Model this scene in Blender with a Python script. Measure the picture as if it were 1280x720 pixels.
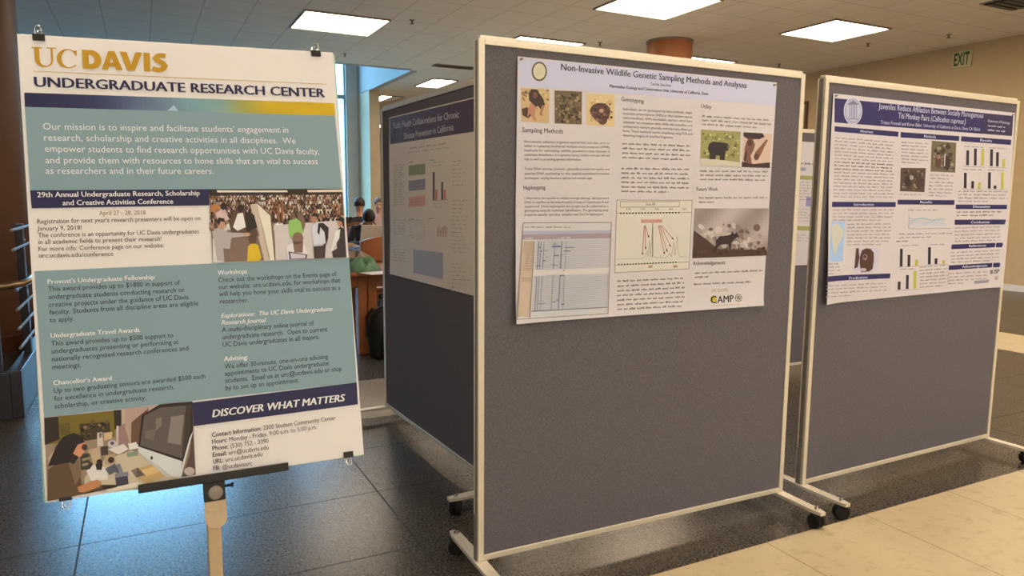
import bpy, bmesh, math, random
import numpy as np
from mathutils import Matrix, Vector
for o in list(bpy.data.objects): bpy.data.objects.remove(o)
SC = bpy.context.scene; COL = SC.collection
random.seed(7)
# ---------------------------------------------------------------- camera, sky, exposure
PITCH, ROLL, YAW, F, CAMZ = -0.1245, 0.0068, math.radians(-27), 904.2, 1.39
cam = bpy.data.cameras.new('camera'); cam.sensor_width = 36; cam.lens = F/1280*36; cam.clip_start = .05
CAM = bpy.data.objects.new('camera', cam); COL.objects.link(CAM)
CM = (Matrix.Translation((0, 0, CAMZ)) @ Matrix.Rotation(YAW, 4, 'Z') @ Matrix.Rotation(math.pi/2+PITCH, 4, 'X') @ Matrix.Rotation(ROLL, 4, 'Z'))
CAM.matrix_world = CM; SC.camera = CAM
SC.view_settings.view_transform = 'Standard'; SC.view_settings.look = 'None'
SC.view_settings.gamma = 1; SC.view_settings.use_curve_mapping = False
SC.view_settings.exposure = 0.0
wd = bpy.data.worlds.new('world'); SC.world = wd; wd.use_nodes = True
# blue sky ahead (+y), a hazy warm sky and sunlit pavement behind the viewer (-y)
SKY_FRONT, SKY_FRONT_TOP, SKY_BACK = (.20, .56, .95), (13, 28, 43), (2.5, 2.0, 1.55)
bgn = wd.node_tree.nodes['Background']; nt = wd.node_tree
_tc = nt.nodes.new('ShaderNodeTexCoord'); _sx = nt.nodes.new('ShaderNodeSeparateXYZ'); nt.links.new(_tc.outputs['Generated'], _sx.inputs[0])
def _mr(sock, lo, hi):
    n = nt.nodes.new('ShaderNodeMapRange'); n.inputs[1].default_value = lo; n.inputs[2].default_value = hi; n.interpolation_type = 'SMOOTHSTEP'
    nt.links.new(sock, n.inputs[0]); return n.outputs[0]
def _mx(fac, a, b):
    n = nt.nodes.new('ShaderNodeMix'); n.data_type = 'RGBA'; n.clamp_factor = True; nt.links.new(fac, n.inputs[0])
    for i, v in ((6, a), (7, b)):
        if isinstance(v, tuple): n.inputs[i].default_value = (*v, 1)
        else: nt.links.new(v, n.inputs[i])
    return n.outputs[2]
nt.links.new(_mx(_mr(_sx.outputs[1], -.35, .35), SKY_BACK, _mx(_mr(_sx.outputs[2], .13, .36), SKY_FRONT, SKY_FRONT_TOP)), bgn.inputs[0]); bgn.inputs[1].default_value = 1.0
SC.cycles.diffuse_bounces = 6
LAMP = 15.5
LAMP_COL = (1.0, .80, .58, 1)

def ray(x, y):
    d = CM.to_3x3() @ Vector(((x-640)/F, -(y-360)/F, -1)); return d
def on_plane(x, y, o, n):
    c = Vector((0, 0, CAMZ)); d = ray(x, y); o = Vector(o); n = Vector(n)
    return c + d*((o-c).dot(n)/d.dot(n))
def at_z(x, y, z): return on_plane(x, y, (0, 0, z), (0, 0, 1))
def at_depth(x, y, dep):
    return Vector((0, 0, CAMZ)) + ray(x, y)*dep

# ---------------------------------------------------------------- materials
def lin(c): c /= 255; return c/12.92 if c <= .04045 else ((c+.055)/1.055)**2.4
MATS = {}
def mat(name, col, rough=.6, metal=0, spec=.5, emit=0):
    if name in MATS: return MATS[name]
    m = bpy.data.materials.new(name); m.use_nodes = True; b = m.node_tree.nodes['Principled BSDF']
    b.inputs['Base Color'].default_value = (*col[:3], 1); b.inputs['Roughness'].default_value = rough
    b.inputs['Metallic'].default_value = metal; b.inputs['Specular IOR Level'].default_value = spec
    if emit:
        b.inputs['Emission Color'].default_value = (*col[:3], 1); b.inputs['Emission Strength'].default_value = emit
    MATS[name] = m; return m
def nodes(m):
    nt = m.node_tree; return nt, nt.nodes, nt.links, nt.nodes['Principled BSDF']
def math_n(nt, op, a, b=None, c=None):
    n = nt.nodes.new('ShaderNodeMath'); n.operation = op
    for i, v in enumerate((a, b, c)):
        if v is None: continue
        if isinstance(v, (int, float)): n.inputs[i].default_value = v
        else: nt.links.new(v, n.inputs[i])
    return n.outputs[0]
def mix_n(nt, fac, a, b):
    n = nt.nodes.new('ShaderNodeMix'); n.data_type = 'RGBA'
    for s, v in ((0, fac), (6, a), (7, b)):
        if isinstance(v, (int, float)): n.inputs[s].default_value = v
        elif isinstance(v, tuple): n.inputs[s].default_value = (*v[:3], 1)
        else: nt.links.new(v, n.inputs[s])
    return n.outputs[2]
def noise_n(nt, scale, detail=3, vec=None, rough=.5):
    n = nt.nodes.new('ShaderNodeTexNoise'); n.inputs['Scale'].default_value = scale
    n.inputs['Detail'].default_value = detail; n.inputs['Roughness'].default_value = rough
    if vec is None:
        g = nt.nodes.new('ShaderNodeTexCoord'); vec = g.outputs['Object']
    nt.links.new(vec, n.inputs['Vector']); return n.outputs['Fac']
def ramp_n(nt, fac, lo, hi):
    n = nt.nodes.new('ShaderNodeMapRange'); n.inputs[1].default_value = lo; n.inputs[2].default_value = hi
    nt.links.new(fac, n.inputs[0]); return n.outputs[0]
def obj_xyz(nt):
    g = nt.nodes.new('ShaderNodeTexCoord'); s = nt.nodes.new('ShaderNodeSeparateXYZ')
    nt.links.new(g.outputs['Object'], s.inputs[0]); return s.outputs, g.outputs['Object']
def joint(nt, v, off, per, w):
    a = math_n(nt, 'SUBTRACT', v, off); a = math_n(nt, 'DIVIDE', a, per); a = math_n(nt, 'FRACT', a)
    a = math_n(nt, 'SUBTRACT', a, .5); a = math_n(nt, 'ABSOLUTE', a)
    return math_n(nt, 'GREATER_THAN', a, .5-w/per/2)
def bump(nt, b, h, strength, dist=.002):
    n = nt.nodes.new('ShaderNodeBump'); n.inputs['Strength'].default_value = strength; n.inputs['Distance'].default_value = dist
    nt.links.new(h, n.inputs['Height']); nt.links.new(n.outputs[0], b.inputs['Normal'])

def mk_floor():
    m = mat('terrazzo', (.1, .1, .1), .24, 0, .5); nt, N, L, b = nodes(m); o, v = obj_xyz(nt)
    sp = ramp_n(nt, noise_n(nt, 95, 4, v, .75), .47, .62); sp2 = ramp_n(nt, noise_n(nt, 60, 2, v), .42, .62)
    lg = noise_n(nt, 1.3, 3, v)
    c = mix_n(nt, sp, (.022, .0185, .0155), (.135, .114, .09)); c = mix_n(nt, math_n(nt, 'MULTIPLY', sp2, .5), c, (.022, .02, .018))
    c = mix_n(nt, math_n(nt, 'MULTIPLY', lg, .3), c, (.05, .045, .04))
    j = math_n(nt, 'MAXIMUM', joint(nt, o[0], -.29, 1.22, .007), joint(nt, o[1], 3.22, .6, .007))
    c = mix_n(nt, math_n(nt, 'MULTIPLY', j, .8), c, (.012, .011, .01)); L.new(c, b.inputs['Base Color'])
    r = math_n(nt, 'ADD', math_n(nt, 'MULTIPLY', sp, .06), .27); L.new(math_n(nt, 'ADD', r, math_n(nt, 'MULTIPLY', j, .4)), b.inputs['Roughness'])
    return m
def mk_cream():
    m = mat('cream_marble_tile', (.6, .5, .3), .42); nt, N, L, b = nodes(m); o, v = obj_xyz(nt)
    n1 = ramp_n(nt, noise_n(nt, 5, 6, v, .65), .48, .72); n2 = ramp_n(nt, noise_n(nt, 15, 6, v, .7), .52, .72)
    c = mix_n(nt, math_n(nt, 'MULTIPLY', n1, .45), (.46, .395, .265), (.37, .31, .20)); c = mix_n(nt, math_n(nt, 'MULTIPLY', n2, .7), c, (.30, .225, .14))
    j = math_n(nt, 'MAXIMUM', joint(nt, o[0], 2.2, .595, .005), joint(nt, o[1], 2.02, 1.8, .005))
    c = mix_n(nt, j, c, (.2, .14, .08)); L.new(c, b.inputs['Base Color']); return m
def mk_ceiling():
    m = mat('ceiling_tile', (.6, .57, .54), .9, 0, .2); nt, N, L, b = nodes(m); o, v = obj_xyz(nt)
    n1 = noise_n(nt, 60, 4, v); n2 = ramp_n(nt, noise_n(nt, 2.5, 3, v), .35, .7)
    c = mix_n(nt, math_n(nt, 'MULTIPLY', n1, .35), (.76, .73, .69), (.63, .60, .56)); c = mix_n(nt, math_n(nt, 'MULTIPLY', n2, .2), c, (.76, .71, .65))
    j = math_n(nt, 'MAXIMUM', joint(nt, o[0], 2.08, .61, .022), joint(nt, o[1], 10.3, .61, .022))
    c = mix_n(nt, math_n(nt, 'MULTIPLY', j, .55), c, (.45, .42, .39)); L.new(c, b.inputs['Base Color'])
    bump(nt, b, n1, .4); return m
def mk_noisy(name, c1, c2, scale, rough=.7, metal=0, bs=.15, det=4, spec=.4):
    m = mat(name, c1, rough, metal, spec); nt, N, L, b = nodes(m); o, v = obj_xyz(nt)
    n = noise_n(nt, scale, det, v); L.new(mix_n(nt, ramp_n(nt, n, .3, .7), c1, c2), b.inputs['Base Color'])
    if bs: bump(nt, b, n, bs)
    return m
def mk_fabric():
    m = mat('grey_fabric', (.1, .1, .1), .95, 0, .15); nt, N, L, b = nodes(m); o, v = obj_xyz(nt)
    mp = nt.nodes.new('ShaderNodeMapping'); mp.inputs['Scale'].default_value = (1, 1, .22); L.new(v, mp.inputs[0])
    mp2 = nt.nodes.new('ShaderNodeMapping'); mp2.inputs['Scale'].default_value = (.22, 1, 1); L.new(v, mp2.inputs[0])
    a = noise_n(nt, 420, 2, mp.outputs[0]); c_ = noise_n(nt, 420, 2, mp2.outputs[0]); w = math_n(nt, 'MULTIPLY', math_n(nt, 'ADD', a, c_), .5)
    L.new(mix_n(nt, ramp_n(nt, w, .35, .65), (.088, .085, .108), (.152, .146, .176)), b.inputs['Base Color']); bump(nt, b, w, .5, .001)
    return m
def mk_wood(name, c1, c2, scale=8):
    m = mat(name, c1, .45); nt, N, L, b = nodes(m); o, v = obj_xyz(nt)
    mp = nt.nodes.new('ShaderNodeMapping'); mp.inputs['Scale'].default_value = (1, 1, .12); L.new(v, mp.inputs[0])
    n = noise_n(nt, scale, 5, mp.outputs[0], .6); L.new(mix_n(nt, ramp_n(nt, n, .35, .65), c1, c2), b.inputs['Base Color']); return m
def mk_print(name, rough, coat=0):
    m = mat(name, (.8, .8, .8), rough, 0, .4); nt, N, L, b = nodes(m)
    a = N.new('ShaderNodeAttribute'); a.attribute_name = 'ink'; L.new(a.outputs['Color'], b.inputs['Base Color'])
    b.inputs['Coat Weight'].default_value = coat; b.inputs['Coat Roughness'].default_value = .12
    return m
def mk_glass():
    m = bpy.data.materials.new('window_glass'); m.use_nodes = True; nt = m.node_tree; nt.nodes.clear()
    o = nt.nodes.new('ShaderNodeOutputMaterial'); t = nt.nodes.new('ShaderNodeBsdfTransparent'); t.inputs[0].default_value = (.9, .97, 1, 1)
    g = nt.nodes.new('ShaderNodeBsdfGlossy'); g.inputs[1].default_value = .02; fr = nt.nodes.new('ShaderNodeFresnel'); mx = nt.nodes.new('ShaderNodeMixShader')
    fr.inputs[0].default_value = 1.2
    nt.links.new(fr.outputs[0], mx.inputs[0]); nt.links.new(t.outputs[0], mx.inputs[1]); nt.links.new(g.outputs[0], mx.inputs[2]); nt.links.new(mx.outputs[0], o.inputs[0])
    MATS['window_glass'] = m; return m
M_FLOOR = mk_floor(); M_CREAM = mk_cream(); M_CEIL = mk_ceiling(); M_FAB = mk_fabric(); M_GLASS = mk_glass()
M_WALL = mk_noisy('tan_wall_paint', (.52, .40, .25), (.48, .37, .23), 6, .8)
M_WHITEWALL = mk_noisy('pale_wall_paint', (.66, .62, .55), (.62, .58, .51), 6, .8)
M_ALU = mk_noisy('satin_aluminium', (.66, .63, .55), (.62, .59, .51), 40, .42, .35, .05)
M_ALUD = mk_noisy('grey_groove_metal', (.27, .25, .22), (.23, .21, .19), 40, .5, .3, .05)
M_BLACK = mk_noisy('black_plastic', (.012, .012, .013), (.02, .02, .02), 50, .5, 0, .05)
M_RUBBER = mk_noisy('black_rubber', (.010, .010, .010), (.014, .014, .014), 70, .8, 0, .05, 4, .2)
M_CHROME = mk_noisy('chrome', (.75, .75, .76), (.7, .7, .7), 30, .15, 1, 0)
M_STEELB = mk_noisy('blue_black_steel', (.018, .019, .026), (.026, .027, .036), 20, .4, .2, .05)
M_RAIL = mk_noisy('brushed_rail_steel', (.16, .17, .20), (.12, .13, .16), 30, .5, .3, 0)
M_BRONZE = mk_noisy('bronze_tube', (.25, .18, .11), (.2, .14, .09), 30, .3, .8, 0)
M_BROWNCOL = mk_wood('shaded_brown_wood', (.085, .030, .010), (.066, .023, .008), 5)  # column wood colour darkened for its side turned away from the light
M_ORANGECOL = mk_wood('orange_wood_panel', (.40, .145, .05), (.33, .115, .04), 5)
M_WOOD = mk_wood('library_oak', (.29, .10, .028), (.22, .07, .02), 9)
M_BEIGE = mk_noisy('beige_mast_metal', (.55, .44, .30), (.5, .4, .27), 40, .45, .2, .05)
M_TRIM = mk_noisy('white_trim', (.7, .7, .7), (.66, .66, .66), 20, .5, 0, .03)
M_WINFRAME = mk_noisy('blue_grey_window_frame', (.3, .42, .5), (.27, .39, .47), 20, .4, .2, .03)
M_PAPER = mk_noisy('poster_paper', (.56, .57, .68), (.55, .56, .67), 30, .55, 0, .02)
M_PAPERG = mk_noisy('laminated_paper', (.76, .72, .69), (.74, .70, .67), 30, .2, 0, .02)
M_FOAM = mk_noisy('foam_board', (.77, .79, .87), (.76, .78, .86), 60, .6, 0, .03)
M_GREENEDGE = mk_noisy('pale_green_board', (.3, .62, .5), (.28, .58, .47), 60, .4, 0, .03)
M_PRINT = mk_print('printed_ink', .5); M_PRINTG = mk_print('laminated_ink', .22, .6)
M_LAMP = mat('lamp_diffuser', LAMP_COL, .5, 0, .5, LAMP)
M_LAMPD = mat('lamp_diffuser_dim', (.30, .26, .22), .5, 0, .5, .35)
M_GREEN = mk_noisy('exit_letters', (.02, .07, .015), (.02, .08, .015), 20, .5, 0, 0)
M_EXITFACE = mk_noisy('exit_face', (.52, .50, .30), (.5, .48, .29), 20, .5, 0, 0)

# ---------------------------------------------------------------- mesh helpers
class MB:
    def __init__(s): s.bm = bmesh.new(); s.lay = None
    def face(s, pts, col=None):
        f = s.bm.faces.new([s.bm.verts.new(p) for p in pts])
        if col is not None:
            if s.lay is None: s.lay = s.bm.loops.layers.float_color.new('ink')
            for l in f.loops: l[s.lay] = (*col[:3], 1)
        return f
    def box(s, x0, x1, y0, y1, z0, z1, bev=0, M=None):
        r = bmesh.ops.create_cube(s.bm, size=1)
        for v in r['verts']: v.co = Vector(((x0+x1)/2+v.co.x*(x1-x0), (y0+y1)/2+v.co.y*(y1-y0), (z0+z1)/2+v.co.z*(z1-z0)))
        vs = r['verts']
        if bev:
            es = list({e for v in vs for e in v.link_edges})
            rr = bmesh.ops.bevel(s.bm, geom=es, offset=bev, segments=2, affect='EDGES', profile=.5)
            vs = list({v for f in rr['faces'] for v in f.verts} | {v for v in vs if v.is_valid})
        if M:
            for v in vs: v.co = M @ v.co
        return s
    def tube(s, pts, r, seg=10, closed=False):
        pts = [Vector(p) for p in pts]; rs = r if isinstance(r, (list, tuple)) else [r]*len(pts)
        rings = []; up = None
        for i, p in enumerate(pts):
            a = pts[i-1] if (i > 0 or closed) else p; b = pts[(i+1) % len(pts)] if (i < len(pts)-1 or closed) else p
            d = (b-a).normalized()
            if up is None: up = Vector((0, 0, 1)) if abs(d.z) < .9 else Vector((1, 0, 0))
            x = up.cross(d).normalized(); y = d.cross(x).normalized(); up = y
            rings.append([s.bm.verts.new(p+(x*math.cos(2*math.pi*k/seg)+y*math.sin(2*math.pi*k/seg))*rs[i]) for k in range(seg)])
        n = len(rings)
        for i in range(n if closed else n-1):
            A, B = rings[i], rings[(i+1) % n]
            for k in range(seg): s.bm.faces.new((A[k], A[(k+1) % seg], B[(k+1) % seg], B[k]))
        if not closed: s.bm.faces.new(rings[0][::-1]); s.bm.faces.new(rings[-1])
        return s
    def lathe(s, prof, seg=24, c=(0, 0, 0), axis='Z'):
        c = Vector(c); rings = []
        for r, h in prof:
            R = []
            for k in range(seg):
                a = 2*math.pi*k/seg; u, w = r*math.cos(a), r*math.sin(a)
                R.append(s.bm.verts.new(c+Vector({'Z': (u, w, h), 'X': (h, u, w), 'Y': (u, h, w)}[axis])))
            rings.append(R)
        for A, B in zip(rings, rings[1:]):
            for k in range(seg): s.bm.faces.new((A[k], A[(k+1) % seg], B[(k+1) % seg], B[k]))
        s.bm.faces.new(rings[0][::-1]); s.bm.faces.new(rings[-1]); return s
    def prism(s, poly, x0, x1):   # poly in (y,z), extruded along x
        A = [s.bm.verts.new((x0, *p)) for p in poly]; B = [s.bm.verts.new((x1, *p)) for p in poly]; n = len(poly)
        s.bm.faces.new(A); s.bm.faces.new(B[::-1])
        for i in range(n): s.bm.faces.new((A[i], B[i], B[(i+1) % n], A[(i+1) % n]))
        return s
    def build(s, name, m, parent=None, smooth=False, recalc=True):
        if recalc: bmesh.ops.recalc_face_normals(s.bm, faces=s.bm.faces)
        me = bpy.data.meshes.new(name); s.bm.to_mesh(me); s.bm.free()
        if m: me.materials.append(m)
        if smooth:
            for p in me.polygons: p.use_smooth = True
            try: me.set_sharp_from_angle(angle=math.radians(40))
            except Exception: pass
        o = bpy.data.objects.new(name, me); COL.objects.link(o)
        if parent: o.parent = parent
        return o
def tag(o, label=None, cat=None, group=None, kind=None):
    for k, v in (('label', label), ('category', cat), ('group', group), ('kind', kind)):
        if v: o[k] = v
    return o
def empty(name, M, label, cat, group=None):
    o = bpy.data.objects.new(name, None); COL.objects.link(o); o.empty_display_size = .1
    o.matrix_world = M if isinstance(M, Matrix) else Matrix.Translation(M)
    return tag(o, label, cat, group)
def copy_tree(o, parent=None):
    c = o.copy(); COL.objects.link(c); c.parent = parent
    for ch in list(o.children): copy_tree(ch, c)
    return c
def struct(name, mb, m): o = mb.build(name, m); o['kind'] = 'structure'; return o

# ---------------------------------------------------------------- the room (x along the boards, y away from the camera, z up)
CZ = 3.89
f = MB(); f.box(-9, 12.1, -6, 18.45, -.1, 0); f.box(4.9, 12.1, 18.45, 28.2, -.1, 0); struct('floor', f, M_FLOOR)
f = MB(); f.box(-9, 12, -6, 2.02, 0, .0015); f.box(7.15, 8.1, 2.02, 27, 0, .0015); f.box(3.6, 7.15, 4.35, 27, 0, .0015)  # the last, wide cream area is added out of sight to bounce light upward
struct('floor_path', f, M_CREAM)
struct('floor_band', MB().box(.4, 3.6, 4.35, 5.3, 0, .0015), mk_noisy('grey_tan_floor', (.20, .168, .135), (.16, .135, .11), 14, .45, 0, .02))  # floor strip in a paler grey-tan than the terrazzo beside it
c = MB(); c.box(-9, 12.1, -6, 14, CZ, CZ+.12); c.box(5.02, 12.1, 14, 28.2, CZ, CZ+.12); c.box(4.9, 5.02, 14, 14.15, CZ, CZ+.12); struct('ceiling', c, M_CEIL)
b = MB(); b.box(4.9, 5.05, 14.15, 28.1, CZ-.015, 6.9); b.box(-9, 4.9, 14, 14.15, CZ-.004, 6.9); struct('wall_bulkhead', b, mk_noisy('bulkhead_paint', (.40, .39, .37), (.38, .37, .35), 6, .8))
c = MB(); c.box(-9, 1, 14, 18.6, 6.9, 7); c.box(2.4, 5.1, 14, 18.6, 6.9, 7); c.box(1, 2.4, 14, 14.6, 6.9, 7); c.box(1, 2.4, 17.4, 18.6, 6.9, 7); struct('ceiling_atrium', c, M_WHITEWALL)
c = MB()
for i in range(3): c.box(1+.7*i-.03, 1+.7*i+.03, 14.6, 17.4, 6.92, 7.02)
MB().box(1.02, 2.38, 14.62, 17.38, 6.96, 6.97).build('pane', M_GLASS, struct('window_5', c, M_WINFRAME))
struct('wall_right', MB().box(12, 12.2, -6, 28.2, 0, CZ), M_WALL)
struct('wall_back', MB().box(4.9, 12.2, 28, 28.2, 0, CZ), M_WALL)
w = MB(); w.box(-9, 12.2, -6.2, -6, 0, .25); w.box(-9, 12.2, -6.2, -6, 3.5, CZ)
for x0, x1 in ((-9, -7.5), (1.0, 2.0), (10.5, 12.2)): w.box(x0, x1, -6.2, -6, .25, 3.5)
struct('wall_front', w, M_WHITEWALL)
struct('wall_left', MB().box(-9.2, -9, -6.2, 18.6, 0, 7), M_WALL)
struct('baseboard_right', MB().box(11.985, 12, -6, 28, 0, .1), M_TRIM)
struct('wall_partition', MB().box(4.9, 5.15, 17.1, 28, 0, CZ), M_WALL)
w = MB(); w.box(-9, 4.9, 18.2, 18.45, 0, .45); w.box(4.62, 4.9, 18.15, 18.45, .0, 6.9); w.box(-9, -3.2, 18.2, 18.45, .45, 6.9); w.box(1.4, 3.3, 18.2, 18.45, .45, 6.9)
w.box(-3.2, 1.4, 18.2, 18.45, 6.4, 6.9); w.box(3.3, 4.62, 18.2, 18.45, 6.4, 6.9); struct('wall_window_side', w, M_WHITEWALL)
def window(name, x0, x1, nx, zs):
    fr = MB(); y0, y1 = 18.24, 18.34
    for i in range(nx+1):
        x = x0+(x1-x0)*i/nx; fr.box(max(x0, x-.03), min(x1, x+.03), y0, y1, .45, 6.4)
    for z in zs: fr.box(x0, x1, y0+.005, y1-.005, z-.045, z+.045)
    o = struct(name, fr, M_WINFRAME)
    pane = MB().box(x0+.02, x1-.02, 18.28, 18.29, .46, 6.39).build('pane', M_GLASS, o); return o
window('window_1', -3.2, 1.4, 4, (.5, 1.9, 3.83, 5.2, 6.36))
window('window_2', 3.3, 4.62, 1, (.5, 3.83, 5.2, 6.36))
def fill_window(name, x0, x1, nx):
    fr = MB()
    for i in range(nx+1):
        x = x0+(x1-x0)*i/nx; fr.box(max(x0, x-.04), min(x1, x+.04), -6.14, -6.04, .25, 3.5)
    for z in (.29, 2.3, 3.46): fr.box(x0, x1, -6.135, -6.045, z-.04, z+.04)
    o = struct(name, fr, M_TRIM); MB().box(x0+.02, x1-.02, -6.095, -6.085, .26, 3.49).build('pane', M_GLASS, o)
fill_window('fill_window_3', -7.5, 1.0, 6); fill_window('fill_window_4', 2.0, 10.5, 6)  # windows added behind the viewer, unseen, to throw daylight on the boards

# round wood columns
def column(name, x, y, r, m, label, z1=CZ):
    t = empty(name, (x, y, 0), label, 'column')
    MB().lathe([(r, 0.15), (r, z1-.03)], 48).build('column_shaft', m, t, True)
    MB().lathe([(r+.02, 0), (r+.02, .14), (r, .15)], 48).build('column_base', m, t, True)
    MB().lathe([(r, z1-.03), (r+.012, z1-.03), (r+.012, z1)], 48).build('column_collar', M_ALUD, t, True)
    return t
column('round_column', 7.68, 9.56, .36, M_ORANGECOL, 'orange-brown round wood-clad column reaching the ceiling behind the middle board')
column('broad_column', -1.44, 8.04, .52, M_BROWNCOL, 'wood-clad column in shade-darkened brown at the left edge behind the railing')

# ---------------------------------------------------------------- ceiling fittings
def lamp_panel(x0, x1, y0, y1, label, dim=None, vis=True):
    t = empty('ceiling_light', ((x0+x1)/2, (y0+y1)/2, CZ), label, 'ceiling light', 'recessed ceiling lights')
    w, h = (x1-x0)/2, (y1-y0)/2; fr = MB(); e = .022
    for a in ((-w, -w+e, -h, h), (w-e, w, -h, h), (-w+e, w-e, -h, -h+e), (-w+e, w-e, h-e, h)): fr.box(*a, -.022, .0)
    fr.build('light_frame', M_ALUD, t)
    n = 2
    for i in range(n):
        a = -w+e+(2*w-2*e)*i/n; b = a+(2*w-2*e)/n
        d = MB()
        for k in range(4):
            c0 = -h+e+(2*h-2*e)*k/4; c1 = c0+(2*h-2*e)/4
            d.box(a+.004, b-.004, c0+.003, c1-.003, -.012, -.004)
        d.build('diffuser', M_LAMPD if dim == i else M_LAMP, t)
    return t
lamp_panel(2.09, 3.30, 10.31, 11.47, 'bright square ceiling light above the big white sign, the leftmost')
lamp_panel(5.47, 6.68, 7.27, 8.43, 'large bright ceiling light cut by the photo top, above the middle board')
lamp_panel(8.74, 9.92, 7.27, 8.31, 'bright square ceiling light above the gap between the two right-hand boards')
lamp_panel(5.36, 6.57, 10.30, 11.46, 'ceiling light half hidden by the top left of the middle board')
lamp_panel(8.70, 9.85, 10.30, 11.40, 'ceiling light peeking out just right of the orange round column')
lamp_panel(5.64, 6.22, 14.82, 16.02, 'small ceiling light above the back left board, beside the pale blue recess')
lamp_panel(5.42, 6.03, 17.85, 18.95, 'narrow ceiling light with one dark half, above the seated people', dim=1)
lamp_panel(7.2, 7.85, 25.1, 26.1, 'farthest ceiling light, deep in the hall left of the back left board')
for x in (2.09, 5.47, 8.74):
    for y in (-4.95, -1.9, 1.15, 4.2):
        lamp_panel(x, x+1.2, y, y+1.16, 'added square ceiling light at left, out of view, brightening the slanted board')
for y in (1.15,): lamp_panel(-1.25, -.05, y, y+1.16, 'added square ceiling light at left, out of view, brightening the slanted board')  # extra lamp added at left to light the slanted board
lamp_panel(8.74, 9.94, 13.4, 14.5, 'ceiling light in the far rows hidden behind the boards')
lamp_panel(8.74, 9.94, 17.4, 18.5, 'ceiling light in the far rows hidden behind the boards')
v = empty('air_vent', (5.5, 13.32, CZ), 'long dark air vent slot in the ceiling left of the middle board', 'air vent')
MB().box(-.42, .42, -.13, .13, -.012, 0).build('vent_frame', M_ALUD, v)
for k in range(4): MB().box(-.40, .40, -.11+k*.06, -.075+k*.06, -.02, -.013).build('slat', M_BRONZE, v)
v = empty('air_vent', (10.0, 5.55, CZ), 'dark square air vent at the top right corner of the photo', 'air vent')
MB().box(-.33, .33, -.33, .33, -.012, 0).build('vent_frame', M_ALUD, v)
for k in range(6): MB().box(-.3, .3, -.29+k*.1, -.22+k*.1, -.03, -.013).build('slat', M_STEELB, v)
SPR = [((515, 25), 'small sprinkler head right of the leftmost ceiling light'), ((750, 53), 'small sprinkler head left of the orange round column'),
       ((1186, 43), 'small sprinkler head above the exit sign'), ((1085, 54), 'small sprinkler head below the ceiling light over the board gap'),
       ((974, 80), 'small sprinkler head above the right end of the middle board'), ((431, 67), 'small sprinkler head above the blue window, right of the big white sign')]
for (px, py), lb in SPR:
    p = at_z(px, py, CZ); t = empty('sprinkler_head', (p.x, p.y, CZ), lb, 'sprinkler', 'sprinkler heads')
    MB().lathe([(.04, -.006), (.04, 0)], 16).build('cover_ring', M_ALUD, t, True)
    MB().lathe([(.012, -.05), (.012, -.006)], 10).build('stem', M_BRONZE, t, True)
    MB().lathe([(.03, -.056), (.03, -.05)], 12).build('deflector', M_BRONZE, t, True)

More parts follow.
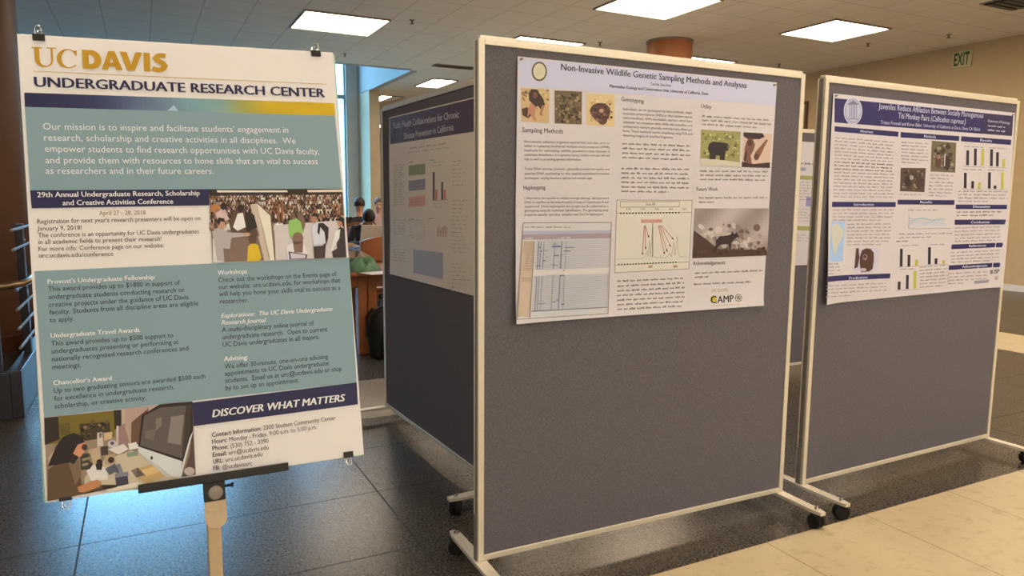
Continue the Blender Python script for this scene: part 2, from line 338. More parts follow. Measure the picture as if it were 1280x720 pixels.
# ---------------------------------------------------------------- text and printing
FLY = None
def glyphs(s, bold=0, shear=0):
    cu = bpy.data.curves.new('t', 'FONT'); cu.body = s; cu.size = 1; cu.resolution_u = 2; cu.offset = bold; cu.shear = shear
    if bold: cu.space_character = 1+bold*1.6
    o = bpy.data.objects.new('t', cu); me = bpy.data.meshes.new_from_object(o)
    vs = [(v.co.x, v.co.y) for v in me.vertices]; fs = [tuple(p.vertices) for p in me.polygons]
    bpy.data.objects.remove(o); bpy.data.curves.remove(cu); bpy.data.meshes.remove(me)
    return vs, fs
HV, _ = glyphs('H'); CAPH = max(v[1] for v in HV)-min(v[1] for v in HV)
class Sheet:
    """a flat sheet with printing: local x right, z up, -y towards the viewer"""
    def __init__(s, root, M, corners, size=None, curl=None, paper=(215, 200, 180), ink=None, tint=(.56, .57, .68)):
        s.tint = tint; s.para = 0
        s.root, s.M, s.Mi, s.parts, s.curl = root, M, M.inverted(), {}, curl or (lambda u, v: 0)
        s.ink = ink or M_PRINT; s.paper = [lin(c) for c in paper]; s.H = None
        if size:
            w, h = size; A = []; B = []
            for (x, y), (u, v) in zip(corners, ((0, 0), (w, 0), (w, -h), (0, -h))):
                A += [[x, y, 1, 0, 0, 0, -u*x, -u*y], [0, 0, 0, x, y, 1, -v*x, -v*y]]; B += [u, v]
            s.H = np.append(np.linalg.solve(np.array(A, float), np.array(B, float)), 1).reshape(3, 3)
        s.c = [s.flat(*p) for p in corners]
    def flat(s, x, y, off=0):
        if s.H is not None:
            q = s.H @ np.array([x, y, 1.]); return (q[0]/q[2], q[1]/q[2])
        n = s.M.to_3x3() @ Vector((0, -1, 0)); o = s.M @ Vector((0, -off, 0)); p = s.Mi @ on_plane(x, y, o, n); return (p.x, p.z)
    def p2(s, x, y):
        q = s.flat(x, y)
        for _ in range(3):
            k = s.curl(*q)
            if not k or s.H is not None: break
            q = s.flat(x, y, k)
        return q
    def pt(s, q, layer): return (q[0], -(s.curl(*q)+.0003+.00025*layer), q[1])
    def col(s, c): return tuple(min(.92, max(.004, lin(v)/p*t)) for v, p, t in zip(c, s.paper, s.tint))
    def mb(s, part):
        if part not in s.parts: s.parts[part] = MB()
        return s.parts[part]
    def poly(s, pts, c, part, layer=1): s.mb(part).face([s.pt(s.p2(*p), layer) for p in pts], s.col(c))
    def quad(s, tl, tr, br, bl, c, part, layer=1, nx=8, ny=8):
        Q = [s.p2(*p) for p in (tl, tr, br, bl)]; fn = c if callable(c) else (lambda u, v: c)
        def P(u, v): return tuple((Q[0][i]*(1-u)+Q[1][i]*u)*(1-v)+(Q[3][i]*(1-u)+Q[2][i]*u)*v for i in (0, 1))
        for i in range(nx):
            for j in range(ny):
                s.mb(part).face([s.pt(P(*a), layer) for a in ((i/nx, (j+1)/ny), ((i+1)/nx, (j+1)/ny), ((i+1)/nx, j/ny), (i/nx, j/ny))], s.col(fn((i+.5)/nx, (j+.5)/ny)))
    def rect(s, x0, y0, x1, y1, c, part, layer=1): s.quad((x0, y0), (x1, y0), (x1, y1), (x0, y1), c, part, layer, 2, 2)
    def line(s, a, b, wpx, c, part, layer=2):
        d = Vector((b[0]-a[0], b[1]-a[1])); L = d.length or 1; n = Vector((-d.y, d.x))/L*wpx/2
        s.poly([(a[0]+n.x, a[1]+n.y), (b[0]+n.x, b[1]+n.y), (b[0]-n.x, b[1]-n.y), (a[0]-n.x, a[1]-n.y)], c, part, layer)
    def ell(s, x, y, rx, ry, c, part, layer=2, rot=0, n=14):
        cr, sr = math.cos(rot), math.sin(rot); P = []
        for k in range(n):
            a = 2*math.pi*k/n; u, w = rx*math.cos(a), ry*math.sin(a); P.append((x+u*cr-w*sr, y+u*sr+w*cr))
        s.poly(P, c, part, layer)
    def text(s, t, a, b, cap, c, part, bold=0, shear=0, layer=3, up=None):
        of, st = (bold, 0) if bold >= .04 else (0, bold if bold > .006 else 0)
        if part in ('title_text', 'subheading', 'heading'): part += '|'+t
        vs, fs = glyphs(t, of, shear)
        if not vs: return
        if st:
            nv = len(vs); vs = [(x+k*st*1.1, y) for k in (-1, 0, 1) for x, y in vs]; sl = nv; fs = [tuple(i+k*nv for i in f) for k in range(3) for f in fs]
        else: sl = len(vs)
        x0 = min(v[0] for v in vs); x1 = max(v[0] for v in vs)
        A = Vector(s.p2(*a)); B = Vector(s.p2(*b)); T = Vector(s.p2(a[0], a[1]-cap)); d = (B-A); kx = d.length/(x1-x0); d.normalize()
        u = Vector((-d.y, d.x)); ky = (T-A).length/CAPH; m = s.mb(part); col = s.col(c)
        P = [m.bm.verts.new(s.pt(tuple(A+d*((v[0]-x0)*kx)+u*(v[1]*ky)), layer+.5*(i//sl))) for i, v in enumerate(vs)]
        if m.lay is None: m.lay = m.bm.loops.layers.float_color.new('ink')
        for f in fs:
            try:
                F_ = m.bm.faces.new([P[i] for i in f])
                for l in F_.loops: l[m.lay] = (*col, 1)
            except ValueError: pass
    def greek(s, a, b, h, c, part, layer=2, word=(4, 11)):
        if '|' not in part: part += '|%d' % s.para
        c = tuple(v*.62+q*.38 for v, q in zip(c, (200, 184, 168))); h *= .9
        """one line of print too small to read: a row of word-long dashes with ragged tops"""
        A, B = Vector(a), Vector(b); d = B-A; L = d.length; d /= L; x = 0
        while x < L-1.5:
            w = min(random.uniform(*word), L-x); k = x
            while k < x+w-.7:
                st = min(1.25, x+w-k); hh = h*random.choice((.62, .62, .62, 1)); lo = h*.22*random.choice((0, 0, 0, 1))
                p = A+d*k; q = A+d*(k+st*.78)
                s.poly([(p.x, p.y+lo), (q.x, q.y+lo), (q.x, q.y-hh), (p.x, p.y-hh)], c, part, layer); k += st
            x += w+1.6
    def paperobj(s, name, m, n=24, thick=.0005, bulge=None):
        mb = MB(); C = s.c; g = [[None]*(n+1) for _ in range(n+1)]; h = [[None]*(n+1) for _ in range(n+1)]
        for i in range(n+1):
            for j in range(n+1):
                u, v = i/n, j/n
                q = [(C[0][k]*(1-u)+C[1][k]*u)*(1-v)+(C[3][k]*(1-u)+C[2][k]*u)*v for k in (0, 1)]
                if bulge: dx, dz = bulge(u, v); q = [q[0]+dx, q[1]+dz]
                k = s.curl(*q); g[i][j] = mb.bm.verts.new((q[0], -k, q[1])); h[i][j] = mb.bm.verts.new((q[0], -k+thick, q[1]))
        for i in range(n):
            for j in range(n):
                mb.bm.faces.new((g[i][j], g[i][j+1], g[i+1][j+1], g[i+1][j])); mb.bm.faces.new((h[i][j], h[i+1][j], h[i+1][j+1], h[i][j+1]))
        for i in range(n):
            for a, b_ in (((i, 0), (i+1, 0)), ((i+1, n), (i, n)), ((0, i+1), (0, i)), ((n, i), (n, i+1))):
                mb.bm.faces.new((g[a[0]][a[1]], g[b_[0]][b_[1]], h[b_[0]][b_[1]], h[a[0]][a[1]]))
        return mb.build(name, m, s.root, True)
    def finish(s, labels={}):
        for k, m in s.parts.items():
            o = m.build(k.split('|')[0], s.ink, s.root, recalc=False)
            if k in labels: o['label'] = labels[k]

# ---------------------------------------------------------------- rolling display boards
W_, ZB, ZT, TH = 1.4947, .082, 1.912, .043
def caster(parent, x, y, rot):
    root = MB(); M = Matrix.Translation((x, y, 0)) @ Matrix.Rotation(rot, 4, 'Z')
    for s in (-1, 1): root.lathe([(.012, s*.004), (.028, s*.004), (.031, s*.007), (.031, s*.020), (.028, s*.023), (.010, s*.023)], 24, (0, 0, .031), 'X')
    root.box(-.006, .006, -.02, .026, .03, .064, .003)
    for v in root.bm.verts: v.co = M @ v.co
    o = root.build('caster', M_RUBBER, parent, True)
    st = MB().lathe([(.007, .052), (.007, .081), (.011, .081), (.011, .088), (.005, .089), (.005, .098)], 10, (x, y, 0)); st.build('bolt', M_CHROME, o, True)
    return o
def board(x, y, yaw, label, rots=(0, 1.2, .5, 2)):
    M = Matrix.Translation((x, y, 0)) @ Matrix.Rotation(yaw, 4, 'Z')
    t = empty('display_board', M, label, 'display board', 'rolling poster boards')
    MB().box(.018, W_-.018, .005, TH-.005, ZB+.012, ZT-.012).build('fabric_panel', M_FAB, t)
    for i, x0 in enumerate((0, W_-.023)):
        p = MB(); p.box(x0, x0+.023, 0, .013, ZB, ZT, .0015); p.box(x0, x0+.023, TH-.006, TH, ZB, ZT, .0015)
        q = p.build('post', M_ALU, t)
        MB().box(x0+.003, x0+.020, .012, TH-.005, ZB, ZT-.002).build('groove', M_ALUD, q)
        xs = x0-.003 if i == 0 else x0+.020
        MB().box(xs, xs+.006, .013, .036, ZB-.012, ZB+.17, .001).build('sleeve_plate', M_ALUD, q)
    for nm, z0, z1 in (('top_rail', ZT-.019, ZT), ('bottom_rail', ZB, ZB+.021)):
        r = MB(); r.box(.023, W_-.023, 0, .012, z0, z1, .0015); r.box(.023, W_-.023, TH-.012, TH, z0, z1, .0015); r.box(.023, W_-.023, .012, TH-.012, z0+.004, z1-.004)
        r.build(nm, M_ALU, t)
    MB().box(.010, W_-.004, .012, TH-.004, ZT, ZT+.013, .002).build('top_cap', M_ALU, t)
    k = 0
    for x0 in (.012, W_-.012):
        f = MB(); z0, z1 = .066, .080
        P = [(-.021, -.19), (-.014, -.235), (.014, -.235), (.021, -.19), (.023, .0), (.021, .235), (.014, .28), (-.014, .28), (-.021, .235), (-.023, 0)]
        A = [f.bm.verts.new((x0+a, b, z0)) for a, b in P]; B = [f.bm.verts.new((x0+a, b, z1)) for a, b in P]
        f.bm.faces.new(A[::-1]); f.bm.faces.new(B)
        for i in range(len(P)): f.bm.faces.new((A[i], A[(i+1) % len(P)], B[(i+1) % len(P)], B[i]))
        f.box(x0-.011, x0+.011, .004, TH-.004, .08, ZB+.01)
        fo = f.build('foot', M_ALU, t)
        for yy in (-.2, .243): caster(t, x0, yy, rots[k]); k += 1
    return t, M
R = math.radians
BA, MA = board(1.0181, 2.2527, R(-.96), 'grey fabric display board in the middle, carrying the wildlife genetics poster', (.4, 1.1, .15, 2.2))
BB, MBm = board(2.6533, 2.2425, R(.85), 'grey fabric display board at right carrying the navy-headed monkey study poster', (1.2, .3, 1.0, 2))
BC, MC = board(1.3042, 4.3188, R(-87.49), 'dark grey display board seen at a slant between the white sign and the middle board', (.8, .3, .9, 2))
pD = at_z(1006, 163, ZT)
BD, MD = board(pD.x-1.02, pD.y, R(0), 'display board farther back, seen only through the gap between the two right-hand boards')

def pin(root, q, off, m):
    MB().lathe([(.0045, 0), (.0045, -.003), (.002, -.005), (.002, -.009), (.004, -.011)], 10, (q[0], -off-.0005, q[1]), 'Y').build('push_pin', m, root, True)

# ---------------------------------------------------------------- the big white sign on its stand
sy, stilt, sro = .394-.4712, .184, .023
u = Vector((math.cos(sy), math.sin(sy), 0)); n = Vector((math.sin(sy), -math.cos(sy), 0)); up = Vector((0, 0, math.cos(stilt)))-n*math.sin(stilt)
u2 = u*math.cos(sro)+up*math.sin(sro); up2 = up*math.cos(sro)-u*math.sin(sro); nn = u2.cross(up2)
cf = Vector((-.974, 1.468, .312)); a27 = R(27)
sc = Vector((cf.x*math.cos(a27)+cf.y*math.sin(a27), -cf.x*math.sin(a27)+cf.y*math.cos(a27), cf.z+CAMZ))
MS = Matrix((u2, -nn, up2)).transposed().to_4x4(); MS.translation = sc
SW, SH = .61, .914
# local frame of the sign has its origin at the top left corner; the thing's Empty sits there
SG = empty('sign_board', MS, 'tall white and teal information sign of an undergraduate research center on a stand at left', 'sign')
MB().box(0, SW, 0.0005, .006, -SH, 0, .0008).build('poster_board', M_FOAM, SG)
bb = MB().box(0, SW, .0065, .012, -SH, 0, .0008); rm = Matrix.Translation((SW/2, 0, -SH/2)) @ Matrix.Rotation(R(.55), 4, 'Y') @ Matrix.Translation((-SW/2, 0, SH/2))
for v in bb.bm.verts: v.co = rm @ v.co
bb.build('backing_board', M_GREENEDGE, SG)['label'] = 'pale green-edged backing board'
S = Sheet(SG, MS, [(20.5, 40.5), (414.5, 66.5), (457, 571), (57.5, 626.5)], (SW, SH), paper=(226, 208, 193), tint=(.77, .79, .87))
TEAL, NAVY, GOLD, WHT, INKD = (128, 146, 146), (36, 33, 66), (186, 133, 28), (226, 212, 200), (42, 42, 50)
# UC (serif capitals drawn as outlines) and DAVIS
def serifU(px):
    def st(pts): S.poly([px(*p) for p in pts], GOLD, 'logo', 3)
    st([(0, 0), (.42, 0), (.42, .05), (.0, .05)]); st([(.62, 0), (1, 0), (1, .05), (.62, .05)])
    st([(.12, .05), (.31, .05), (.31, .62), (.12, .62)]); st([(.77, .05), (.85, .05), (.85, .62), (.77, .62)])
    O, I = [], []
    for k in range(13):
        a = math.pi*k/12; O.append((.485-.365*math.cos(a), .62+.38*math.sin(a))); I.append((.54-.23*math.cos(a), .62+.30*math.sin(a)))
    for k in range(12): st([O[k], O[k+1], I[k+1], I[k]])
def serifC(px):
    def st(pts): S.poly([px(*p) for p in pts], GOLD, 'logo', 3)
    O, I = [], []
    for k in range(25):
        a = R(42+(318-42)*k/24); O.append((.52+.52*math.cos(a), .5-.52*math.sin(a))); I.append((.57+.36*math.cos(a), .5-.465*math.sin(a)))
    for k in range(24): st([O[k], O[k+1], I[k+1], I[k]])
    st([(.86, .04), (.93, .04), (.93, .33), (.88, .33), (.80, .14)])
def frame_px(tl, tr, br, bl):
    return lambda u_, v_: tuple((tl[i]*(1-u_)+tr[i]*u_)*(1-v_)+(bl[i]*(1-u_)+br[i]*u_)*v_ for i in (0, 1))
serifU(frame_px((38.5, 57.2), (69.5, 58.6), (71, 83.5), (39.8, 81.8)))
serifC(frame_px((69.8, 60), (96.5, 61.2), (97.6, 84.2), (70.6, 83)))
DV = frame_px((101.3, 61.2), (206.8, 67.0), (207.6, 90.0), (102.4, 84.4))
def dv(pts): S.poly([DV(*p) for p in pts], GOLD, 'logo', 3)
def strip(o_, i_):
    for k in range(len(o_)-1): dv([o_[k], o_[k+1], i_[k+1], i_[k]])
dv([(0, 0), (.075, 0), (.075, 1), (0, 1)])                                   # D
strip([(.075, 0), (.11, 0)]+[(.11+.115*math.sin(math.pi*k/14), .5-.5*math.cos(math.pi*k/14)) for k in range(15)]+[(.11, 1), (.075, 1)],
      [(.075, .25), (.10, .25)]+[(.10+.045*math.sin(math.pi*k/14), .5-.25*math.cos(math.pi*k/14)) for k in range(15)]+[(.10, .75), (.075, .75)])
dv([(.225, 1), (.31, 0), (.385, 0), (.345, .30), (.30, 1)]); dv([(.345, .30), (.385, 0), (.475, 1), (.395, 1)]); dv([(.30, .62), (.40, .62), (.40, .82), (.30, .82)])   # A
dv([(.445, 0), (.525, 0), (.575, .68), (.56, 1), (.53, 1)]); dv([(.56, 1), (.575, .68), (.63, 0), (.71, 0), (.615, 1)])                                             # V
dv([(.725, 0), (.80, 0), (.80, 1), (.725, 1)])                                                                                                                 # I
sp = [(.985, .12), (.95, .10), (.915, .11), (.885, .17), (.868, .27), (.885, .38), (.92, .46), (.955, .54), (.972, .65), (.96, .78), (.93, .87), (.89, .89), (.85, .86), (.825, .82)]
for k in range(len(sp)-1):
    (x0, y0), (x1, y1) = sp[k], sp[k+1]; wx, wy = (.038, .125)
    def nrm(i):
        a, b_ = sp[max(0, i-1)], sp[min(len(sp)-1, i+1)]; dx, dy = (b_[0]-a[0])*4.5, b_[1]-a[1]; L_ = math.hypot(dx, dy); return (-dy/L_*wx, dx/L_*wy)
    n0, n1 = nrm(k), nrm(k+1); dv([(x0+n0[0], y0+n0[1]), (x1+n1[0], y1+n1[1]), (x1-n1[0], y1-n1[1]), (x0-n0[0], y0-n0[1])])
S.line((41.2, 87.3), (406.8, 106.3), .8, (190, 150, 80), 'rule')
S.text('UNDERGRADUATE RESEARCH CENTER', (42.3, 106.4), (405, 122.6), 12.2, NAVY, 'heading', .028)
def band(u_, v_):
    st = [(0, (28, 30, 62)), (.2, (45, 50, 80)), (.33, (88, 97, 118)), (.5, (118, 148, 150)), (.6, (128, 152, 140)), (.68, (160, 150, 70)), (.76, (196, 158, 28)), (1, (205, 160, 12))]
    for (a, c0), (b_, c1) in zip(st, st[1:]):
        if u_ <= b_:
            t_ = (u_-a)/(b_-a); k = 1+.06*math.sin(u_*23)*(v_-.5); return tuple((c0[i]*(1-t_)+c1[i]*t_)*k for i in range(3))
    return st[-1][1]
S.quad((30, 113.7), (416.2, 129.9), (417.3, 145.6), (30.7, 131.4), band, 'colour_band', 1, 64, 6)
S.poly([(208, 137.5), (216, 131), (222, 138.2)], (165, 185, 185), 'colour_band', 2)
S.quad((30.7, 131.4), (417.3, 145.6), (426.6, 236.6), (37.5, 235.2), TEAL, 'colour_block|upper', 1)
for t_, a, b_ in (("Our mission is to inspire and facilitate students' engagement in", (53.6, 159.9), (359.2, 166.4)), ("research, scholarship and creative activities in all disciplines.  We", (55.1, 173.7), (368.2, 180.1)),
        ("empower students to find research opportunities with UC Davis faculty,", (55.9, 187.6), (398.2, 193.6)), ("and provide them with resources to hone skills that are vital to success", (56.6, 201.9), (396.3, 205.9)),
        ("as researchers and in their future careers.", (57, 215), (266.2, 217))):
    S.text(t_, a, b_, 8.3, WHT, 'mission_text', .004)
S.quad((37.5, 235.2), (260.3, 235.8), (261, 256), (39.7, 257.6), NAVY, 'title_bar|conference', 1)
S.text("29th Annual Undergraduate Research, Scholarship", (46.6, 244), (249.1, 243.4), 6.4, WHT, 'title_text', .02)
S.text("and Creative Activities Conference", (78.1, 254.3), (216, 253.6), 6.4, WHT, 'title_text', .02)
S.text("April 27 - 28, 2018", (123.7, 267.2), (181.6, 266.9), 5.6, (150, 120, 80), 'date_text', .006)
for t_, a, b_ in (("Registration for next year's research presenters will be open on", (46.6, 276.8), (250.1, 274.4)), ("January 9, 2018!", (46.8, 285.6), (102.1, 284.9)),
        ("The conference is an opportunity for UC Davis undergraduates", (47.8, 294), (248.2, 290.9)), ("in all academic fields to present their research!", (48.1, 302.5), (201.5, 299.5)),
        ("For more info: Conference page on our website:", (48.5, 311.3), (204.7, 307.8)), ("urc.ucdavis.edu/conference", (49.1, 319.4), (141.5, 317.9))):
    S.text(t_, a, b_, 5.6, (70, 48, 48), 'body_text|conference', .005)
S.quad((43.2, 336), (436.3, 323.2), (447, 480), (55.8, 518.7), TEAL, 'colour_block|lower', 1)
for t_, a, b_ in (("Provost's Undergraduate Fellowship", (59.8, 352.2), (193.1, 347.4)), ("Undergraduate Travel Awards", (63.8, 419.5), (174.9, 413.4)), ("Chancellor's Award", (67.2, 478.7), (140.3, 473.4)),
        ("Workshops", (271.9, 343.2), (308.6, 341.6)), ("Advising:", (280.4, 451.2), (310.5, 449.1))):
    S.text(t_, a, b_, 5.8, WHT, 'subheading', .018)
S.text("Explorations:  The UC Davis Undergraduate", (276.4, 397.1), (415.8, 389.7), 5.6, WHT, 'subheading', .016, .25)
S.text("Research Journal", (276.9, 405.5), (332.9, 402.9), 5.6, WHT, 'subheading', .016, .25)
BODY_N = 0
for t_, a, b_ in (("This award provides up to $1800 in support of", (60.6, 361.4), (224.8, 354.8)), ("undergraduate students conducting research or", (61.1, 371.2), (230.6, 363.8)), ("creative projects under the guidance of UC Davis", (61.6, 381), (235.4, 373)),
        ("faculty. Students from all discipline areas are eligible", (62.2, 390.5), (248, 381)), ("to apply.", (62.7, 400.2), (92.8, 398.4)), ("This award provides up to $500 support to", (64.6, 429.6), (216.9, 420.6)),
        ("undergraduates presenting or performing at", (65.1, 439.3), (223.5, 428.8)), ("nationally recognized research conferences and", (65.6, 449.1), (235.9, 436.9)), ("meetings.", (66.1, 458.9), (102, 456.5)),
        ("Up to two graduating seniors are awarded $500 each", (68, 488.7), (257, 472.3)), ("for excellence in undergraduate research,", (68.5, 498.5), (218.2, 485.3)), ("scholarship, or creative activity.", (69, 508), (183.1, 498.5)),
        ("Check out the workshops on the Events page of", (272.7, 352.2), (420.8, 346.1)), ("our website, urc.ucdavis.edu, for workshops that", (273.2, 361.2), (425.6, 354)), ("will help you hone your skills vital to success as a", (274, 369.9), (425.8, 363.3)), ("researcher.", (275.1, 379.1), (310.7, 377.8)),
        ("A multi-disciplinary online journal of", (277.7, 414.8), (392.8, 407.4)), ("undergraduate research.  Open to current", (278.3, 424), (409.7, 415.3)), ("UC Davis undergraduates in all majors.", (278.8, 433.3), (399.4, 424.8)),
        ("We offer 30-minute, one-on-one advising", (281.2, 461), (410.8, 449.6)), ("appointments to UC Davis undergraduate", (281.7, 469.7), (411.6, 457.8)), ("students.  Email us at urc@ucdavis.edu or stop", (282.2, 478.7), (428.2, 464.9)), ("by to set up an appointment.", (282.7, 487.9), (374.6, 478.9))):
    BODY_N += 1; S.text(t_, a, b_, 6.0, INKD, 'body_text|%d' % sum(BODY_N > k for k in (5, 9, 12, 16, 19)), .004)
S.quad((238.7, 503), (447, 480), (448.9, 507.6), (242.3, 532.5), NAVY, 'title_bar|discover', 1)
S.text("DISCOVER WHAT MATTERS", (265.8, 521.6), (433.1, 503), 9.2, WHT, 'title_text', .03, .22)
CT = (70, 58, 62)
for h_, t_, a, m_, b_ in (("Contact Information:", "2300 Student Community Center", (265.8, 546.4), (327.5, 538.7), (421, 526.6)), ("Hours:", "Monday - Friday, 9:00 a.m. to 5:00 p.m.", (266.1, 555), (285, 552.6), (397.7, 537.7)),
        ("Phone:", "(530) 752 - 3390", (266.5, 563.4), (286.5, 560.9), (336.9, 554.4)), ("Email:", "urc@ucdavis.edu", (266.8, 571.4), (284.5, 569.2), (336.9, 562.7)), ("URL:", "urc.ucdavis.edu", (267.5, 580), (280.5, 578.2), (329.3, 571)), ("FB:", "@ucdavisurc", (267.8, 588.4), (276.4, 587.3), (316.5, 582.5))):
    S.text(h_, a, m_, 5.6, CT, 'contact_text', .016)
    S.text(t_, (m_[0]+2.6, m_[1]-.3), b_, 5.6, CT, 'contact_text')
# printed photograph: conference hall
ph = 'photo_print|hall'; X3 = lambda x, y: (240+x/5.333, 220+y/5.333)
def P3(pts, c, l=3): S.poly([X3(*p) for p in pts], c, ph, l)
def E3(x, y, rx, ry, c, l=3): S.ell(*X3(x, y), rx/5.333, ry/5.333, c, ph, l, 0, 8)
rg = random.Random(3)
S.quad((260.3, 235.9), (427.1, 236.9), (433.1, 323.1), (265.3, 327.8), lambda a, b_: (48, 34, 27) if b_ < .11 else ((96, 68, 52) if b_ < .4 else (168, 142, 126)), ph, 2, 8, 18)
P3([(160, 93), (630, 98), (632, 110), (165, 107)], (225, 205, 175)); P3([(762, 97), (998, 95), (1000, 112), (770, 112)], (220, 195, 165)); P3([(250, 112), (520, 115), (525, 128), (255, 128)], (45, 42, 60))
for row in range(15):
    y = 130+row*13.5; k = 7+row*1.1
    for i in range(int(880/(k*1.35))):
        x = 116+row*1.0+i*k*1.35+rg.uniform(-3, 3)
        if x > 1000+row*1.6: continue
        E3(x, y+k, k*.75, k*1.1, rg.choice([(225, 205, 185), (200, 170, 145), (120, 82, 62), (62, 44, 38), (235, 222, 208), (90, 64, 60), (170, 130, 102), (150, 90, 60)]), 3+row % 2)
        E3(x, y-k*.35, k*.42, k*.55, rg.choice([(52, 34, 27), (70, 46, 34), (160, 110, 82), (40, 28, 24)]), 4+row % 2)
L = 6
P3([(540, 330), (1005, 300), (1022, 480), (1028, 548), (555, 562), (550, 400)], (205, 186, 176), L); P3([(130, 380), (430, 330), (545, 560), (140, 573)], (128, 100, 84), L)
P3([(385, 190), (430, 185), (520, 560), (480, 568)], (196, 172, 148), L+1); P3([(430, 185), (520, 262), (553, 562), (512, 566)], (226, 208, 180), L+1); P3([(428, 182), (436, 182), (526, 260), (556, 560), (548, 562), (518, 266)], (110, 86, 66), L+2)
P3([(240, 300), (300, 200), (360, 230), (420, 300), (450, 400), (370, 410), (260, 380)], (92, 66, 54), L+1); P3([(300, 250), (335, 245), (355, 340), (300, 365), (270, 340)], (228, 214, 200), L+2); E3(318, 215, 20, 26, (48, 33, 28), L+3); P3([(350, 240), (410, 260), (430, 340), (360, 380)], (44, 34, 32), L+2)
P3([(150, 225), (215, 215), (245, 290), (200, 300), (160, 280)], (205, 168, 158), L+2); E3(150, 215, 34, 30, (176, 110, 60), L+2); E3(205, 200, 22, 26, (50, 34, 28), L+3)
P3([(130, 370), (190, 340), (240, 375), (350, 380), (350, 402), (260, 412), (250, 480), (255, 545), (215, 570), (165, 560), (150, 470)], (176, 160, 152), L+4); E3(190, 318, 26, 34, (190, 140, 112), L+5); P3([(160, 300), (175, 275), (212, 282), (216, 306), (188, 300), (176, 330)], (52, 36, 30), L+6); E3(362, 390, 24, 14, (190, 142, 112), L+5)
P3([(205, 480), (250, 485), (255, 566), (215, 572)], (120, 96, 80), L+5); P3([(135, 410), (175, 470), (212, 572), (138, 574)], (212, 196, 182), L+3)
P3([(370, 470), (400, 445), (438, 460), (460, 545), (448, 566), (365, 570)], (212, 170, 34), L+5); E3(402, 425, 28, 30, (92, 64, 52), L+5)
P3([(640, 300), (690, 285), (722, 310), (738, 380), (700, 395), (650, 415), (640, 360)], (142, 178, 92), L+4); E3(668, 268, 18, 26, (120, 84, 62), L+5); P3([(695, 250), (735, 245), (752, 330), (735, 380), (710, 340)], (120, 92, 78), L+3)
P3([(625, 470), (660, 452), (745, 456), (770, 525), (765, 556), (640, 562)], (222, 206, 206), L+5); P3([(640, 505), (768, 528), (762, 556), (648, 560)], (96, 70, 90), L+6); P3([(652, 515), (755, 532), (752, 552), (658, 556)], (196, 180, 182), L+7); E3(702, 420, 38, 44, (128, 96, 80), L+6); P3([(668, 440), (738, 440), (735, 515), (680, 512)], (126, 94, 78), L+6)
P3([(795, 340), (840, 310), (882, 330), (890, 440), (868, 470), (808, 475)], (206, 196, 206), L+5); E3(812, 290, 22, 30, (176, 124, 96), L+6); P3([(788, 270), (812, 248), (838, 268), (836, 300), (825, 275)], (44, 32, 28), L+7); P3([(806, 468), (890, 455), (885, 552), (812, 556)], (66, 50, 46), L+5); P3([(838, 320), (870, 318), (908, 350), (905, 420), (892, 470), (880, 380), (852, 345), (846, 400), (832, 380)], (40, 30, 30), L+6)
P3([(955, 380), (985, 345), (1014, 360), (1028, 548), (940, 550), (930, 510), (965, 490)], (58, 44, 46), L+5); E3(986, 310, 24, 36, (186, 130, 98), L+6); P3([(960, 300), (985, 275), (1012, 290), (1014, 360), (1002, 340), (995, 312)], (30, 26, 30), L+7); P3([(955, 372), (985, 360), (980, 420), (950, 470), (935, 505), (925, 495)], (222, 214, 216), L+6)
P3([(590, 180), (604, 176), (606, 300), (594, 300)], (150, 96, 62), L); P3([(560, 200), (578, 196), (584, 300), (566, 300)], (140, 90, 60), L)
# printed photograph: woman at a desk with a large monitor
pw = 'photo_print|desk'; X6 = lambda x, y: (40+x/4.5, 480+y/4.5)
def P6(pts, c, l=3): S.poly([X6(*p) for p in pts], c, pw, l)
def E6(x, y, rx, ry, c, l=3, rot=0): S.ell(*X6(x, y), rx/4.5, ry/4.5, c, pw, l, rot, 12)
S.quad((56, 519.2), (241.1, 502.5), (245.6, 593.3), (60.4, 623.3), (150, 122, 96), pw, 2)
P6([(72, 178), (465, 143), (470, 290), (300, 305), (78, 330)], (112, 92, 26)); P6([(72, 178), (150, 172), (160, 300), (76, 330)], (44, 30, 22), 4); P6([(160, 215), (215, 205), (220, 270), (168, 280)], (92, 76, 26), 4)
P6([(270, 215), (440, 205), (445, 290), (300, 310), (275, 270)], (62, 46, 24), 4)
for i in range(26): E6(285+rg.random()*150, 200+rg.random()*85, 6+rg.random()*8, 5+rg.random()*7, rg.choice([(34, 26, 18), (140, 110, 70), (96, 74, 40), (60, 50, 28)]), 5)
P6([(462, 140), (505, 137), (505, 225), (468, 250)], (44, 28, 24), 4); P6([(505, 135), (525, 133), (525, 210), (508, 225)], (190, 158, 140), 4)
P6([(520, 132), (660, 120), (615, 200), (570, 330), (560, 370), (530, 300)], (176, 142, 124), 4); P6([(585, 190), (660, 130), (640, 190), (612, 330), (560, 350), (562, 210)], (104, 68, 52), 5); P6([(660, 120), (730, 112), (700, 140), (650, 160)], (186, 150, 132), 4)
P6([(478, 228), (525, 235), (550, 320), (520, 350), (478, 340)], (150, 112, 106), 5); P6([(478, 228), (490, 228), (488, 340), (478, 340)], (200, 176, 160), 6)
P6([(300, 520), (350, 440), (470, 400), (560, 370), (700, 400), (850, 520), (600, 590), (420, 600), (300, 600)], (196, 172, 142), 4)
P6([(310, 480), (360, 440), (430, 470), (430, 530), (340, 540)], (216, 200, 186), 5)
P6([(320, 360), (385, 345), (392, 420), (350, 440), (322, 430)], (186, 154, 120), 6); P6([(390, 345), (430, 340), (432, 390), (394, 395)], (66, 50, 44), 6); P6([(410, 395), (470, 385), (476, 440), (415, 450)], (178, 146, 112), 6)
